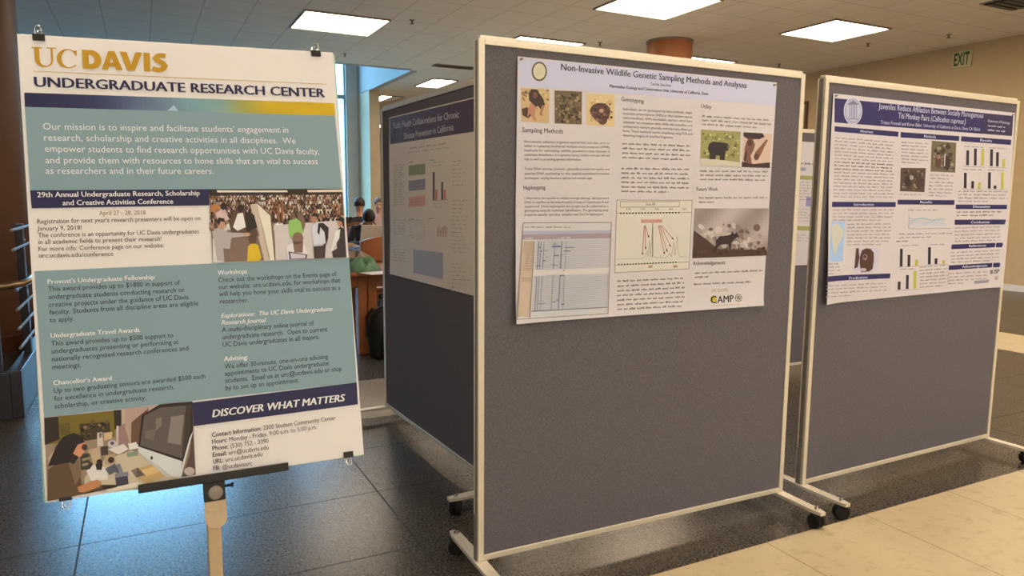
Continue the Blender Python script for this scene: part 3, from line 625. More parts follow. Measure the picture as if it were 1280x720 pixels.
E6(384, 430, 18, 16, (50, 34, 28), 7); E6(449, 420, 18, 18, (60, 36, 26), 7); P6([(360, 440), (402, 440), (396, 475), (368, 475)], (40, 28, 24), 7)
P6([(275, 385), (330, 380), (345, 440), (330, 470), (280, 475)], (58, 48, 40), 6); P6([(285, 410), (330, 400), (332, 415), (288, 425)], (140, 120, 90), 7); P6([(285, 440), (320, 432), (322, 445), (288, 455)], (150, 128, 96), 7)
P6([(370, 265), (400, 262), (405, 340), (370, 345)], (206, 180, 160), 5); P6([(405, 265), (455, 262), (452, 300), (410, 310)], (200, 166, 120), 5); E6(455, 330, 26, 22, (196, 176, 170), 6); E6(455, 325, 12, 10, (90, 80, 90), 7); P6([(430, 360), (520, 330), (545, 360), (490, 390)], (214, 196, 182), 6)
P6([(545, 330), (590, 320), (600, 355), (550, 365)], (222, 206, 190), 6); P6([(535, 380), (600, 372), (598, 398), (540, 405)], (128, 140, 110), 6); P6([(415, 470), (470, 440), (500, 500), (470, 490), (440, 505)], (86, 84, 92), 7); P6([(440, 455), (500, 440), (520, 500), (500, 490)], (120, 116, 122), 7)
P6([(470, 500), (540, 490), (550, 570), (525, 588), (480, 580)], (60, 52, 66), 8); P6([(470, 498), (545, 488), (548, 510), (474, 520)], (128, 116, 124), 9)
P6([(600, 470), (700, 440), (770, 510), (650, 560), (590, 520)], (190, 150, 96), 6); P6([(620, 480), (690, 460), (720, 490), (650, 515)], (212, 172, 110), 7); P6([(560, 480), (600, 465), (640, 510), (590, 520)], (120, 100, 90), 6)
P6([(590, 330), (845, 430), (835, 520), (760, 520), (620, 400)], (196, 184, 172), 7); P6([(620, 170), (720, 110), (905, 95), (910, 250), (860, 440), (600, 355)], (40, 28, 26), 8); P6([(634, 172), (725, 128), (868, 118), (862, 240), (845, 415), (612, 340)], (92, 78, 70), 9); P6([(868, 118), (900, 110), (893, 250), (850, 425), (845, 415)], (64, 46, 36), 9)
P6([(600, 345), (848, 432), (835, 525), (790, 515), (600, 375)], (206, 196, 186), 10); P6([(890, 300), (910, 260), (842, 525), (830, 522)], (210, 200, 190), 10); E6(677, 411, 7, 10, (40, 30, 30), 11)
P6([(785, 180), (858, 170), (840, 340), (765, 325)], (132, 116, 104), 10); P6([(700, 190), (735, 180), (730, 230), (700, 260)], (120, 104, 88), 10); P6([(640, 260), (700, 250), (690, 310), (640, 300)], (106, 92, 82), 10)
P6([(905, 230), (925, 505), (850, 520), (890, 400)], (84, 60, 52), 7); E6(890, 490, 30, 24, (186, 160, 150), 8)
P6([(95, 470), (150, 430), (215, 430), (270, 470), (285, 560), (400, 560), (400, 580), (250, 620), (95, 645)], (92, 66, 42), 10); P6([(210, 430), (265, 420), (280, 500), (250, 560)], (120, 92, 66), 11)
P6([(260, 570), (330, 540), (370, 530), (398, 545), (385, 570), (300, 600), (270, 598)], (186, 120, 76), 12); P6([(220, 350), (268, 300), (305, 320), (300, 370), (278, 400), (240, 400)], (206, 136, 96), 11); E6(300, 345, 16, 18, (70, 40, 34), 12)
P6([(95, 450), (140, 340), (180, 285), (240, 265), (290, 285), (300, 318), (262, 330), (235, 380), (215, 430), (150, 440)], (34, 20, 20), 13); P6([(235, 380), (268, 400), (240, 440), (215, 430)], (40, 24, 22), 12)
P6([(95, 400), (150, 330), (120, 420), (98, 440)], (190, 160, 130), 6); P6([(420, 585), (600, 545), (640, 560), (600, 575), (430, 600)], (214, 196, 170), 9); P6([(92, 620), (400, 560), (480, 560), (480, 575), (92, 648)], (44, 28, 20), 9)
S.finish({'logo': 'gold university lettering', 'photo_print|hall': 'printed photograph of a crowded conference hall', 'photo_print|desk': 'printed photograph of a woman at a desk with a large monitor', 'colour_band': 'navy to gold band'})
# binder clips
def clip(px, py, top, label):
    q = S.p2(px, py); t = empty('binder_clip', MS @ Matrix.Translation((q[0], .004, 0 if top else -SH)), label, 'binder clip', 'binder clips on the sign')
    s = 1 if top else -1; w = .0105
    MB().prism([(-.0075, s*.001), (.012, s*.001), (.010, -s*.012), (.0085, -s*.012), (.0085, -s*.002), (-.0048, -s*.002), (-.0048, -s*.012), (-.0062, -s*.012)], -w, w).build('clip_body', M_BLACK, t)
    for yy in (-.0055, .0095):
        lean = -.006 if yy < 0 else .006
        MB().tube([(-.0065, yy, -s*.011), (-.0055, yy, s*.001), (-.006, yy+lean*.4, s*.010), (-.0035, yy+lean*.7, s*.0165), (.0035, yy+lean*.7, s*.0165), (.006, yy+lean*.4, s*.010), (.0055, yy, s*.001), (.0065, yy, -s*.011)], .0009, 6).build('wire_handle', M_CHROME, t, True)
clip(47.5, 42, True, 'binder clip on the top left corner of the white sign'); clip(392.5, 64, True, 'binder clip on the top right corner of the white sign')
clip(83, 622, False, 'binder clip on the bottom left corner of the white sign'); clip(437.5, 574, False, 'binder clip on the bottom right corner of the white sign')
# stand
mid = S.p2(268, 600); foot = MS @ Vector((mid[0], .012, -SH)); ST = empty('sign_stand', (foot.x, foot.y, 0), 'sign stand with a black holder bar and beige mast carrying the white sign', 'stand')
Mi = Matrix.Translation((-foot.x, -foot.y, 0)) @ MS
def seat(mb):
    for v in mb.bm.verts: v.co = Mi @ v.co
    return mb
qa, qb = S.p2(174, 609), S.p2(361.5, 582.5); m_ = MB(); cx = (qa[0]+qb[0])/2; hw = (qb[0]-qa[0])/2
m_.box(cx-hw, cx+hw, -.010, -.004, -SH-.006, -SH+.009, .0012); m_.box(cx-hw, cx+hw, -.010, .016, -SH-.008, -SH-.003, .001); seat(m_).build('holder_bar', M_BLACK, ST)
m_ = MB().box(mid[0]-.021, mid[0]+.021, -.004, .022, -SH-.048, -SH-.008, .002); br = seat(m_).build('clamp_block', M_BLACK, ST)
m_ = MB().lathe([(.004, -.012), (.013, -.010), (.015, -.006), (.013, -.003)], 16, (mid[0]+.002, 0, -SH-.03), 'Y'); seat(m_).build('clamp_screw', M_ALUD, br, True)
m_ = MB().lathe([(.003, 0), (.003, .012), (.005, .013), (.005, .018)], 10, (mid[0]+.02, .008, -SH-.022), 'X'); seat(m_).build('thumb_screw', M_BLACK, br, True)
m_ = MB(); pr = [(-.021, -.046), (.021, -.046), (.021, -.084)]+[(.021*math.cos(a)*1.0, -.084-.020*math.sin(a)) for a in [math.pi*k/10 for k in range(1, 10)]]+[(-.021, -.084)]
A = [m_.bm.verts.new((mid[0]+p[0], -.001, -SH+p[1])) for p in pr]; B = [m_.bm.verts.new((mid[0]+p[0], .018, -SH+p[1])) for p in pr]
m_.bm.faces.new(A); m_.bm.faces.new(B[::-1])
for i in range(len(pr)): m_.bm.faces.new((A[i], B[i], B[(i+1) % len(pr)], A[(i+1) % len(pr)]))
seat(m_).build('mast_head', M_BEIGE, ST, True)
hp = Mi @ Vector((mid[0]-.002, .010, -SH-.06)); m_ = MB(); m_.box(hp.x-.0165, hp.x+.0105, hp.y-.012, hp.y+.012, .28, hp.z, .004); m_.build('mast', M_BEIGE, ST)
MB().lathe([(.02, .26), (.03, .27), (.03, .34), (.02, .35)], 16, (hp.x-.003, hp.y, 0)).build('leg_hub', M_BLACK, ST, True)
for k in range(3):
    a = R(90+120*k); lg = MB().tube([(hp.x+.02*math.cos(a), hp.y+.02*math.sin(a), .32), (hp.x+.36*math.cos(a), hp.y+.36*math.sin(a), .012)], .009, 10).build('leg', M_BEIGE, ST, True)
    MB().lathe([(.013, 0), (.013, .025)], 10, (hp.x+.36*math.cos(a), hp.y+.36*math.sin(a), 0)).build('rubber_foot', M_RUBBER, lg, True)
m_ = MB().box(mid[0]-.012, mid[0]+.012, .0135, .020, -SH-.01, -.12, .002); seat(m_).build('back_support', M_BEIGE, ST)

# ---------------------------------------------------------------- posters pinned to the boards
def lines(S_, x0, x1, ys, slope, c, part, h=2.4, last=.6, layer=2, word=(4, 11)):
    S_.para += 1; part = part if '|' in part else part+'|%d' % S_.para
    for i, y in enumerate(ys):
        xe = x1 if i < len(ys)-1 else x0+(x1-x0)*last
        S_.greek((x0, y), (xe, y+slope*(xe-x0)), h, c, part, layer, word)
def para(S_, rows, x0, x1, y0, y1, sl0, sl1, c, part, cap=3.0):
    n_ = len(rows); S_.para += 1; part += '|%d' % S_.para
    for i, r in enumerate(rows):
        t_ = i/max(1, n_-1); y = y0+(y1-y0)*t_; sl = sl0+(sl1-sl0)*t_; f_ = 1.0
        if i == n_-1: f_ = min(1, len(r)/max(len(q) for q in rows))
        S_.text(r, (x0, y), (x0+(x1-x0)*f_, y+sl*(x1-x0)*f_), cap, c, part, 0, 0, 2)
TXT = (104, 88, 82); DK = (60, 46, 46)
# --- wildlife genetics poster
PA = empty('research_poster', MA, 'white poster about wildlife genetic sampling pinned on the middle board', 'poster', 'research posters')
def curlA(u_, v_):
    return .010*max(0, 1-(u_-.19)/.16)**2*max(0, min(1, (1.35-v_)/.5))+.009*max(0, 1-(v_-.92)/.12)**2+.001
A = Sheet(PA, MA, [(647, 70.5), (971, 103.2), (953.3, 381.8), (642.5, 404.3)], curl=curlA, paper=(213, 195, 180))
A.paperobj('paper', M_PAPER, 28)
A.quad((648.2, 72), (970, 104.5), (969, 131.8), (649.5, 106.8), (200, 190, 196), 'title_band', 1, 14, 4)
A.text('Non-Invasive Wildlife Genetic Sampling Methods and Analyses', (701, 87.6), (933, 110.2), 8.2, (52, 46, 56), 'title_text', .012)
A.text('Camila Sanchez', (812.5, 106.4), (838.7, 108.6), 3.6, (70, 60, 66), 'title_text'); A.text('Mammalian Ecology and Conservation Unit, University of California, Davis', (762, 109.3), (885, 119), 3.8, (58, 48, 56), 'title_text', .008)
A.ell(674, 89.3, 9.6, 12.2, (84, 66, 40), 'seal', 2, 0, 28); A.ell(674, 89.3, 7.7, 10, (214, 198, 156), 'seal', 3, 0, 28)
for k in range(22):
    a = 2*math.pi*k/22; A.ell(674+8.7*math.cos(a), 89.3+11.1*math.sin(a), .35, .5, (170, 150, 100), 'seal', 3, 0, 6)
for k in range(5): A.line((671.2+k*1.4, 84.5), (671.2+k*1.4, 94), .3, (190, 172, 124), 'seal', 4)
rg = random.Random(11)
def blobs(S_, box, n_, cols, part, r=(1.2, 3), layer=3):
    x0, y0, x1, y1 = box
    for _ in range(n_):
        rx = rg.uniform(*r); ry = rx*rg.uniform(.5, 1.1)
        S_.ell(rg.uniform(x0+rx, x1-rx), rg.uniform(y0+ry, y1-ry), rx, ry, rg.choice(cols), part, layer+rg.randint(0, 1), rg.uniform(0, 3), 7)
p = 'photo_print|primate'; A.quad((650.8, 110), (687, 112), (686, 153.8), (652, 151.8), (206, 168, 112), p)
blobs(A, (651.5, 112, 686, 128), 40, [(150, 116, 70), (216, 184, 130), (120, 92, 56), (190, 150, 96)], p, (1, 2.4), 2)
A.poly([(661, 118), (664, 111.5), (671, 112), (675, 118), (679, 124), (681, 131), (677, 138), (672, 132), (668, 136), (664, 128), (661, 125)], (62, 40, 34), p, 4); A.poly([(664, 128), (670, 134), (668, 144), (671, 151), (667, 150), (662, 142), (659, 147), (660, 135)], (190, 128, 92), p, 5)
A.poly([(677, 132), (681, 131), (677, 142), (679, 145), (674, 144)], (170, 110, 80), p, 5); A.ell(668.5, 119, 3, 4, (120, 76, 58), p, 5); A.poly([(652, 136), (659, 134), (664, 144), (660, 148), (653, 144)], (74, 48, 40), p, 4)
p = 'photo_print|scrub'; A.quad((693, 113), (727.5, 114.5), (727, 155.5), (693.3, 154.3), (112, 88, 58), p)
blobs(A, (693.5, 115, 727, 154), 130, [(74, 58, 38), (140, 112, 74), (98, 80, 48), (60, 46, 32), (124, 104, 62), (164, 134, 92)], p, (1, 3), 2)
p = 'photo_print|nest'; A.quad((733, 117), (768.3, 118.3), (768, 158), (733, 156.2), (220, 184, 124), p); blobs(A, (735, 119, 767, 156), 24, [(228, 196, 140), (204, 166, 104)], p, (1.5, 4), 2)
A.ell(750, 139, 13, 10.5, (92, 56, 46), p, 4); A.ell(753, 150, 6, 6, (92, 58, 46), p, 4); blobs(A, (737, 129, 766, 152), 46, [(58, 36, 34), (120, 78, 60), (86, 52, 46), (150, 104, 80)], p, (.8, 2), 5); A.ell(751.5, 138.5, 3, 2.6, (186, 140, 108), p, 7)
HD = (62, 50, 54)
A.text('Sampling Methods', (652.8, 165), (703.8, 167), 5.8, HD, 'heading'); A.text('Genotyping', (776.5, 126.2), (804.5, 129), 5.2, HD, 'heading'); A.text('Utility', (876, 134.8), (889, 136.2), 4.8, HD, 'heading')
A.text('Haplotyping', (654.2, 237.2), (681.5, 236.6), 5.2, HD, 'heading'); A.text('Future Work', (870.5, 238.6), (897, 238.8), 4.8, HD, 'heading'); A.text('Acknowledgements', (865.8, 331.4), (906, 330.4), 4.8, HD, 'heading')
para(A, ['Non-invasive collection of genetic material from scat, hair, urine or', 'other is replacing traditional multiple mark-recapture (MMR)', 'methods for estimating wildlife population sizes because it', 'minimizes disturbance of organisms being studied, reduces risk and', 'risk as well as providing genetic information.'], 655.4, 762, 178.2, 200.4, .02, .004, TXT, 'body_text')
para(A, ['Trace DNA sources, however, generally provide low quality and', 'quantity DNA, accounting for this requires specialized extraction', 'techniques, varying between species and sample type.'], 655.6, 761.6, 212.4, 224, .004, 0, TXT, 'body_text')
para(A, ['I determine the species to which a sample belongs, the extracted', 'DNA is amplified at the mitochondrial D-loop or Cytochrome B and', 'sequenced. Once haplotyped, the sample can be subjected to a', 'genotyping assay for individual identification. The genotyping assay', 'is species specific, and thus, samples must first be haplotyped.'], 655.6, 760.4, 249, 269.8, 0, -.008, TXT, 'body_text')
para(A, ['Individuals can be genotyped by two methods, single', 'nucleotide polymorphisms (SNPs) or short tandem repeats', '(microsatellites). SNPs are biallelic markers which have', 'relatively low mutation rates while microsatellites are', 'evolutionary markers generally evolving many alleles per', 'locus. These methods involve amplifying using PCR and', 'detecting lengths of amplified fragments.'], 778.6, 865, 137.6, 170.4, .055, .045, TXT, 'body_text')
lines(A, 777.8, 863, [180.5, 186.2, 192, 197.6], .035, TXT, 'body_text', 2.6, .9); lines(A, 776.6, 861.5, [211.5, 217.2, 223, 228.6, 234.4, 240], .015, TXT, 'body_text', 2.6, .7)
lines(A, 877.2, 964, [146, 151, 156], .06, TXT, 'body_text', 2.4, .8); lines(A, 875, 960.5, [214.6, 219.8, 225], .01, TXT, 'body_text', 2.4, .97)
lines(A, 873.5, 959, [248, 253.4], -.002, TXT, 'body_text', 2.4, .24); lines(A, 868.2, 953.4, [342.2, 347.4], -.04, TXT, 'body_text', 2.4, .2); lines(A, 867.4, 939, [356.2], -.045, TXT, 'body_text', 2.4, 1)
lines(A, 771.5, 856, [352.5, 358.5, 364.4, 370.2, 376, 381.7, 387.4], -.05, TXT, 'body_text', 2.6, .95)
# sequence screenshot
p = 'sequence_table'; tl, tr, br, bl = (653.7, 278.6), (764, 278), (759.8, 391.8), (646.2, 399.2); fp = frame_px(tl, tr, br, bl)
A.quad(tl, tr, br, bl, (206, 194, 178), p, 1, 8, 8)
def TQ(u0, v0, u1, v1, c, l=2): A.quad(fp(u0, v0), fp(u1, v0), fp(u1, v1), fp(u0, v1), c, p, l, 2, 2)
TQ(0, .085, 1, .12, (176, 166, 170)); TQ(0, .12, 1, .175, (166, 142, 136)); TQ(0, .19, .14, .98, (200, 170, 138)); TQ(.14, .5, 1, .555, (216, 200, 180))
for k in range(46):
    v_ = .195+.75*k/46
    if .49 < v_ < .555: continue
    A.line(fp(.02, v_), fp(.13, v_+.003), .55, (150, 118, 96), p, 3); A.line(fp(.16, v_), fp(.99, v_), .42, (158, 150, 152), p, 3)
for u_, wd_ in ((.19, 1.0), (.215, .8), (.25, .7), (.37, .7), (.45, 1.2), (.50, .5)): A.line(fp(u_, .2), fp(u_, .49), wd_, (110, 108, 128), p, 4); A.line(fp(u_, .56), fp(u_, .93), wd_*.8, (120, 116, 132), p, 4)
for k in range(26): a_, b_ = rg.uniform(.16, .5), rg.uniform(.22, .9); A.line(fp(a_, b_), fp(a_+rg.uniform(.02, .1), b_), .9, (96, 100, 130), p, 5)
for v_ in (.0, 1): A.line(fp(0, v_), fp(1, v_), .7, (120, 104, 96), p, 5)
for u_ in (0, .14, 1): A.line(fp(u_, .19 if u_ == .14 else 0), fp(u_, 1), .7, (120, 104, 96), p, 5)
A.line(fp(.15, .925), fp(.99, .93), .9, (100, 92, 100), p, 5); lines(A, 656, 738, [284.6], 0, (130, 110, 96), p, 1.8, .7, 4); A.greek(fp(.03, .165), fp(.57, .165), 1.8, (220, 206, 200), p, 4)
# electropherogram chart
p = 'chart'; X8 = lambda x, y: (765+x*110/720, 240+y*110/720)
A.poly([X8(38, 66), X8(655, 68), X8(628, 628), X8(20, 660)], (216, 200, 172), p, 1)
def AL(a, b_, w_, c, l=3): A.line(X8(*a), X8(*b_), w_, c, p, l)
LN = (140, 118, 92)
for a, b_ in (((38, 66), (655, 68)), ((655, 68), (628, 628)), ((628, 628), (20, 660)), ((20, 660), (38, 66)), ((36, 172), (650, 166)), ((24, 598), (626, 572)), ((66, 80), (552, 78)), ((552, 78), (548, 122)), ((548, 122), (66, 124)), ((66, 124), (66, 80))): AL(a, b_, .55, LN)
A.text('Scan F8', X8(275, 110), X8(350, 110), 3.2, (110, 92, 76), p, 0, 0, 3)
for x, t_ in ((112, '410'), (232, '420'), (348, '430'), (462, '440'), (572, '450')): A.text(t_, X8(x, 148), X8(x+36, 148), 2.8, (150, 118, 96), p, 0, 0, 3)
for k in range(20): A.ell(*X8(70+k*25, 175-k*.3), 1.15, 1.0, (52, 46, 36), p, 4, 0, 6)
for k in range(21): A.ell(*X8(55+k*23.3, 594-k*.98), 1.0, .95, (52, 46, 36), p, 4, 0, 6)
A.quad(X8(234, 222), X8(412, 222), X8(410, 252), X8(234, 254), (220, 170, 146), p, 2); A.text('microsatellite', X8(240, 248), X8(406, 246), 3.6, (206, 128, 104), p, .01, 0, 4)
AR = (146, 74, 56)
for a, b_ in (((262, 275), (248, 505)), ((268, 278), (273, 460)), ((272, 272), (297, 365)), ((378, 275), (426, 500)), ((386, 275), (448, 480)), ((394, 275), (474, 440)), ((402, 272), (496, 382))):
    AL(a, b_, .75, (190, 120, 100), 4); dx, dy = b_[0]-a[0], b_[1]-a[1]; L_ = math.hypot(dx, dy); dx /= L_; dy /= L_
    A.poly([X8(b_[0]+dx*14, b_[1]+dy*14), X8(b_[0]-dy*8-dx*10, b_[1]+dx*8-dy*10), X8(b_[0]+dy*8-dx*10, b_[1]-dx*8-dy*10)], AR, p, 5)
GR = (168, 156, 130)
for a, b_ in zip([(24, 550), (225, 545), (262, 535), (285, 480), (292, 525), (306, 400), (312, 530), (332, 250), (336, 520), (350, 535), (440, 538), (470, 500), (484, 530), (505, 410), (514, 520), (533, 360), (540, 500), (552, 528), (620, 534)], [(225, 545), (262, 535), (285, 480), (292, 525), (306, 400), (312, 530), (332, 250), (336, 520), (350, 535), (440, 538), (470, 500), (484, 530), (505, 410), (514, 520), (533, 360), (540, 500), (552, 528), (620, 534), (622, 534)]): AL(a, b_, .5, GR, 3)
AL((332, 250), (328, 535), .6, (110, 100, 84), 4)
for x, t_ in ((295, '427'), (498, '446')): A.quad(X8(x, 598), X8(x+38, 596), X8(x+36, 622), X8(x, 624), (204, 172, 140), p, 2); A.text(t_, X8(x+4, 618), X8(x+32, 617), 2.6, (140, 100, 80), p, 0, 0, 4)
# bear, small primate, wolf
p = 'photo_print|bear'; A.quad((876.2, 162), (925.8, 164.5), (924.5, 208.8), (875, 207), (158, 146, 84), p); blobs(A, (877, 165, 924.5, 198), 90, [(128, 122, 64), (186, 172, 100), (150, 134, 72), (198, 186, 116), (110, 104, 54)], p, (1, 3), 2)
A.poly([(875.3, 198), (898, 199.5), (924.7, 203), (924.5, 208.8), (875, 207)], (206, 188, 156), p, 5); A.poly([(884.5, 186), (886, 179.5), (891, 177), (898, 177.6), (903, 178.4), (905.5, 178.2), (907.6, 179.4), (910, 180.4), (911.4, 184), (909.6, 188), (906.5, 189), (905.8, 194), (905.3, 200.2), (899.6, 200), (899.2, 194.5), (895, 194), (893.6, 199.3), (886.2, 199), (887, 193)], (42, 34, 32), p, 6); A.ell(909.6, 183.8, 1.2, 2.2, (120, 98, 72), p, 7)
p = 'photo_print|primate pair'; A.quad((929.3, 165), (965, 167.5), (962, 210), (927, 208.8), (212, 176, 146), p); A.poly([(929.2, 165.3), (953, 166.6), (955.5, 171), (949, 174), (935, 174), (929, 170)], (54, 34, 32), p, 3); A.poly([(927.2, 202), (942, 205), (962.3, 203), (962, 210), (927, 208.7)], (58, 36, 34), p, 3)
A.poly([(932.5, 178), (936, 172.5), (941, 174), (943.5, 181), (941.5, 188), (938, 194), (939.5, 205), (933, 204), (931, 194), (930.5, 186)], (122, 76, 56), p, 4); A.ell(937, 178, 3.4, 4.4, (84, 50, 42), p, 5); A.poly([(942, 196), (944, 190), (951, 182), (957.5, 174.2), (959.6, 175.5), (955, 184), (951, 193), (947, 200), (943.5, 200.5)], (134, 84, 58), p, 5); A.ell(945.2, 195.5, 3, 3.6, (88, 54, 42), p, 6); A.poly([(929, 200), (931, 188), (933.5, 190), (932, 204)], (70, 44, 38), p, 5)
p = 'photo_print|wolf'
A.quad((868, 260.6), (962, 260.4), (958.8, 319.4), (865, 323), lambda a, b_: (166-50*max(0, b_-.5)-20*math.sin(a*9+b_*5), 146-58*max(0, b_-.5)-18*math.sin(a*9+b_*5), 132-62*max(0, b_-.5)-18*math.sin(a*9+b_*5)), p, 1, 24, 16)
blobs(A, (869, 278, 957, 312), 60, [(186, 164, 146), (140, 112, 98), (202, 182, 162), (108, 80, 70), (160, 134, 118)], p, (1.5, 5), 2)
A.poly([(867.3, 288), (874, 293), (884, 300), (893, 308), (900, 312), (930, 312), (958, 312), (958.8, 319.2), (865.2, 322.6)], (72, 44, 36), p, 4); blobs(A, (870, 309, 957, 318.5), 40, [(58, 34, 28), (92, 60, 48), (82, 52, 42)], p, (1, 3), 5)
A.poly([(894, 301), (899, 295.5), (908, 294.5), (913, 293), (915.5, 288.5), (916.2, 292), (919, 292.2), (921, 288.8), (921.6, 293), (923.5, 295.5), (919, 298), (916.5, 300), (914, 303), (913, 312), (911, 312), (910.6, 305), (904, 305.5), (900, 306), (897, 309), (894, 312), (892, 311.5), (895, 305)], (44, 28, 26), p, 6)
# logo
p = 'logo'; A.text('UC DAVIS', (889, 365.6), (909, 364), 4.0, (186, 152, 104), p); A.ell(891.8, 373.8, 4.0, 4.6, (196, 164, 44), p, 3, 0, 18); A.text('C', (888, 379.3), (895.6, 378.8), 9.0, (44, 40, 38), p, .03, 0, 4); A.text('AMP', (896.4, 378.8), (916.8, 377.2), 8.6, (44, 40, 38), p, .012, 0, 4)
A.ell(923, 372.2, 4.4, 4.8, (110, 104, 90), p, 3, 0, 20); A.ell(923, 372.2, 3.5, 3.9, (206, 192, 164), p, 4, 0, 20); A.ell(923, 372.2, 2.4, 2.7, (120, 112, 98), p, 5, 0, 16); A.line((921, 374), (925, 370.5), .6, (206, 192, 164), p, 6); A.line((889, 382.3), (926, 380.2), .6, (190, 164, 100), p)
A.finish({'seal': 'round cream university seal'})
for q in ((651.2, 74), (967.5, 106.2)): pin(PA, A.p2(*q), A.curl(*A.p2(*q)), M_ALUD)

# --- monkey study poster
PB = empty('research_poster', MBm, 'white poster with navy headers about monkey pairs pinned on the right-hand board', 'poster', 'research posters')
def curlB(u_, v_):
    return .001+.016*max(0, 1-(u_-.10)/.14)**2*max(0, min(1, (1.5-v_)/.5))+.014*max(0, 1-(1.43-u_)/.10)**2*max(0, min(1, (1.45-v_)/.4))
B = Sheet(PB, MBm, [(1041.5, 116.8), (1268.6, 141.2), (1247.5, 358.6), (1027, 380.2)], curl=curlB, paper=(216, 196, 162))
B.paperobj('paper', M_PAPER, 28, .0005, lambda u_, v_: (.018*math.sin(math.pi*min(1, v_*1.15))*u_**8, 0))
NB, NB2 = (33, 28, 72), (48, 34, 62)
B.quad((1043.2, 122.6), (1266.4, 145), (1264.8, 170), (1043, 153), NB, 'title_band', 1, 14, 5); B.quad((1229.5, 141.6), (1266.2, 145.3), (1264.6, 169.8), (1228.3, 167), NB2, 'title_band', 2, 4, 4)
B.ell(1066, 138.8, 11.6, 17.2, (204, 192, 176), 'seal', 3, 0, 30); B.ell(1066, 138.8, 10.2, 15.4, (120, 110, 116), 'seal', 4, 0, 30); B.ell(1066, 138.8, 9.7, 14.8, (196, 184, 168), 'seal', 5, 0, 30)
for k in range(30):
    a = 2*math.pi*k/30; B.line((1066+8.1*math.cos(a), 138.8+12.4*math.sin(a)), (1066+9.2*math.cos(a), 138.8+14*math.sin(a)), .5, (120, 112, 116), 'seal', 6)
for k, (h0, h1) in enumerate(((131, 147), (129, 148), (128, 148.5), (129, 148), (131, 147))): B.line((1061.6+k*2.2, h0), (1061.6+k*2.2, h1), .8, (112, 102, 112), 'seal', 6)
B.poly([(1059.5, 130), (1066, 125.5), (1072.5, 130), (1072.5, 131), (1059.5, 131)], (130, 120, 124), 'seal', 6); B.line((1059, 148.5), (1073, 149), 1.0, (120, 110, 116), 'seal', 6)
WB = (212, 200, 190)
B.text('Juveniles Reduce Affiliation Between Socially Monogamous', (1098, 136), (1228.6, 147.6), 7.2, WB, 'title_text'); B.text('Titi Monkey Pairs (', (1122.5, 147.8), (1164.5, 151.6), 7.2, WB, 'title_text'); B.text('Callicebus cupreus', (1165, 151.4), (1204.4, 155), 6.6, WB, 'title_text', 0, .25); B.text(')', (1205, 155), (1206.6, 155.2), 7, WB, 'title_text')
B.text('Tristan Frannell and Karen Bales  University of California at Davis, Davis CA 95616', (1100.5, 154.8), (1224.5, 163.8), 4.2, WB, 'title_text')
B.text('Department of Psychology', (1234.5, 152.4), (1262, 155.3), 3.2, WB, 'title_text'); lines(B, 1234.5, 1256, [157.8, 163], .1, WB, 'title_text', 2.2, 1, 3)
def bar(tl, tr, br, bl, t_):
    B.quad(tl, tr, br, bl, NB, 'section_bar|'+t_+str(tl[0]), 1, 8, 2); x = (bl[0]+br[0])/2; y = (bl[1]+br[1])/2; w_ = len(t_)*1.05; sl = (br[1]-bl[1])/(br[0]-bl[0])
    B.text(t_, (x-w_, y-1.7-sl*w_), (x+w_, y-1.7+sl*w_), 3.2, WB, 'section_bar|'+t_+str(tl[0]), .012, 0, 3)
bar((1043.2, 157.7), (1123, 164.6), (1122.6, 171), (1043, 164.4), 'Abstract'); bar((1125.8, 165), (1199, 170.2), (1198.6, 176.2), (1125.6, 171.8), 'Methods'); bar((1201.6, 170.2), (1264, 174.8), (1263.4, 181.2), (1201, 176.6), 'Results')
bar((1040, 252.2), (1119.6, 252.6), (1119.4, 258.8), (1039.8, 258.8), 'Introduction'); bar((1122, 249.6), (1193, 250.2), (1192.8, 256), (1121.8, 255.6), 'Results'); bar((1194.8, 255.6), (1258.8, 256), (1258.6, 261.4), (1194.4, 261.4), 'Discussion')
bar((1193.4, 274.6), (1257.2, 274.4), (1256.8, 280.6), (1193, 281), 'Conclusions'); bar((1189.4, 305.6), (1254.4, 303.4), (1254, 309), (1189, 311.6), 'References'); bar((1186, 331.8), (1251.4, 328.4), (1250.6, 334), (1185.6, 337.6), 'Acknowledgments'); bar((1033.4, 345.6), (1113, 341.8), (1112.4, 347.8), (1032.8, 352.8), 'Predictions')
TB = (128, 112, 98)
for k in range(18): y = 172.5+k*4.35; B.greek((1043.6-k*.12, y), (1118.6-rg.uniform(0, 4), y+6.2-k*.33), 1.9, DK if k in (7, 8, 9) else TB, 'body_text')
lines(B, 1040.6, 1117, [263, 267.4, 271.6, 275.8], .0, TB, 'body_text', 1.9, .8); lines(B, 1058.5, 1114, [281, 285.2, 289.6, 294, 298.2, 302.4, 306.6], -.01, TB, 'body_text', 1.9, .8); lines(B, 1034.6, 1050, [330.5, 334.6, 338.8, 342.8], -.03, TB, 'body_text', 1.8, .5)
lines(B, 1032, 1108, [358.2, 362.4, 367, 371.6], -.05, TB, 'body_text', 1.9, .4); lines(B, 1126.5, 1160, [178.5, 182.6, 186.8, 191, 195.2, 199.4, 203.4], .05, TB, 'body_text', 1.9, .7)
lines(B, 1162.5, 1192, [219.4, 223.6], .03, TB, 'body_text', 1.9, .8); lines(B, 1160.5, 1192, [228.5, 232.6, 237, 241.2, 245.2], .02, TB, 'body_text', 1.9, .7); lines(B, 1124, 1155, [243.6], .02, TB, 'body_text', 1.8, .9)
B.greek((1135, 263.2), (1172, 263.2), 1.8, TB, 'body_text'); lines(B, 1124, 1190, [293.4, 297.6], -.02, TB, 'body_text', 1.8, .6); lines(B, 1120.5, 1152, [302.2], -.02, DK, 'body_text', 1.9, .45)
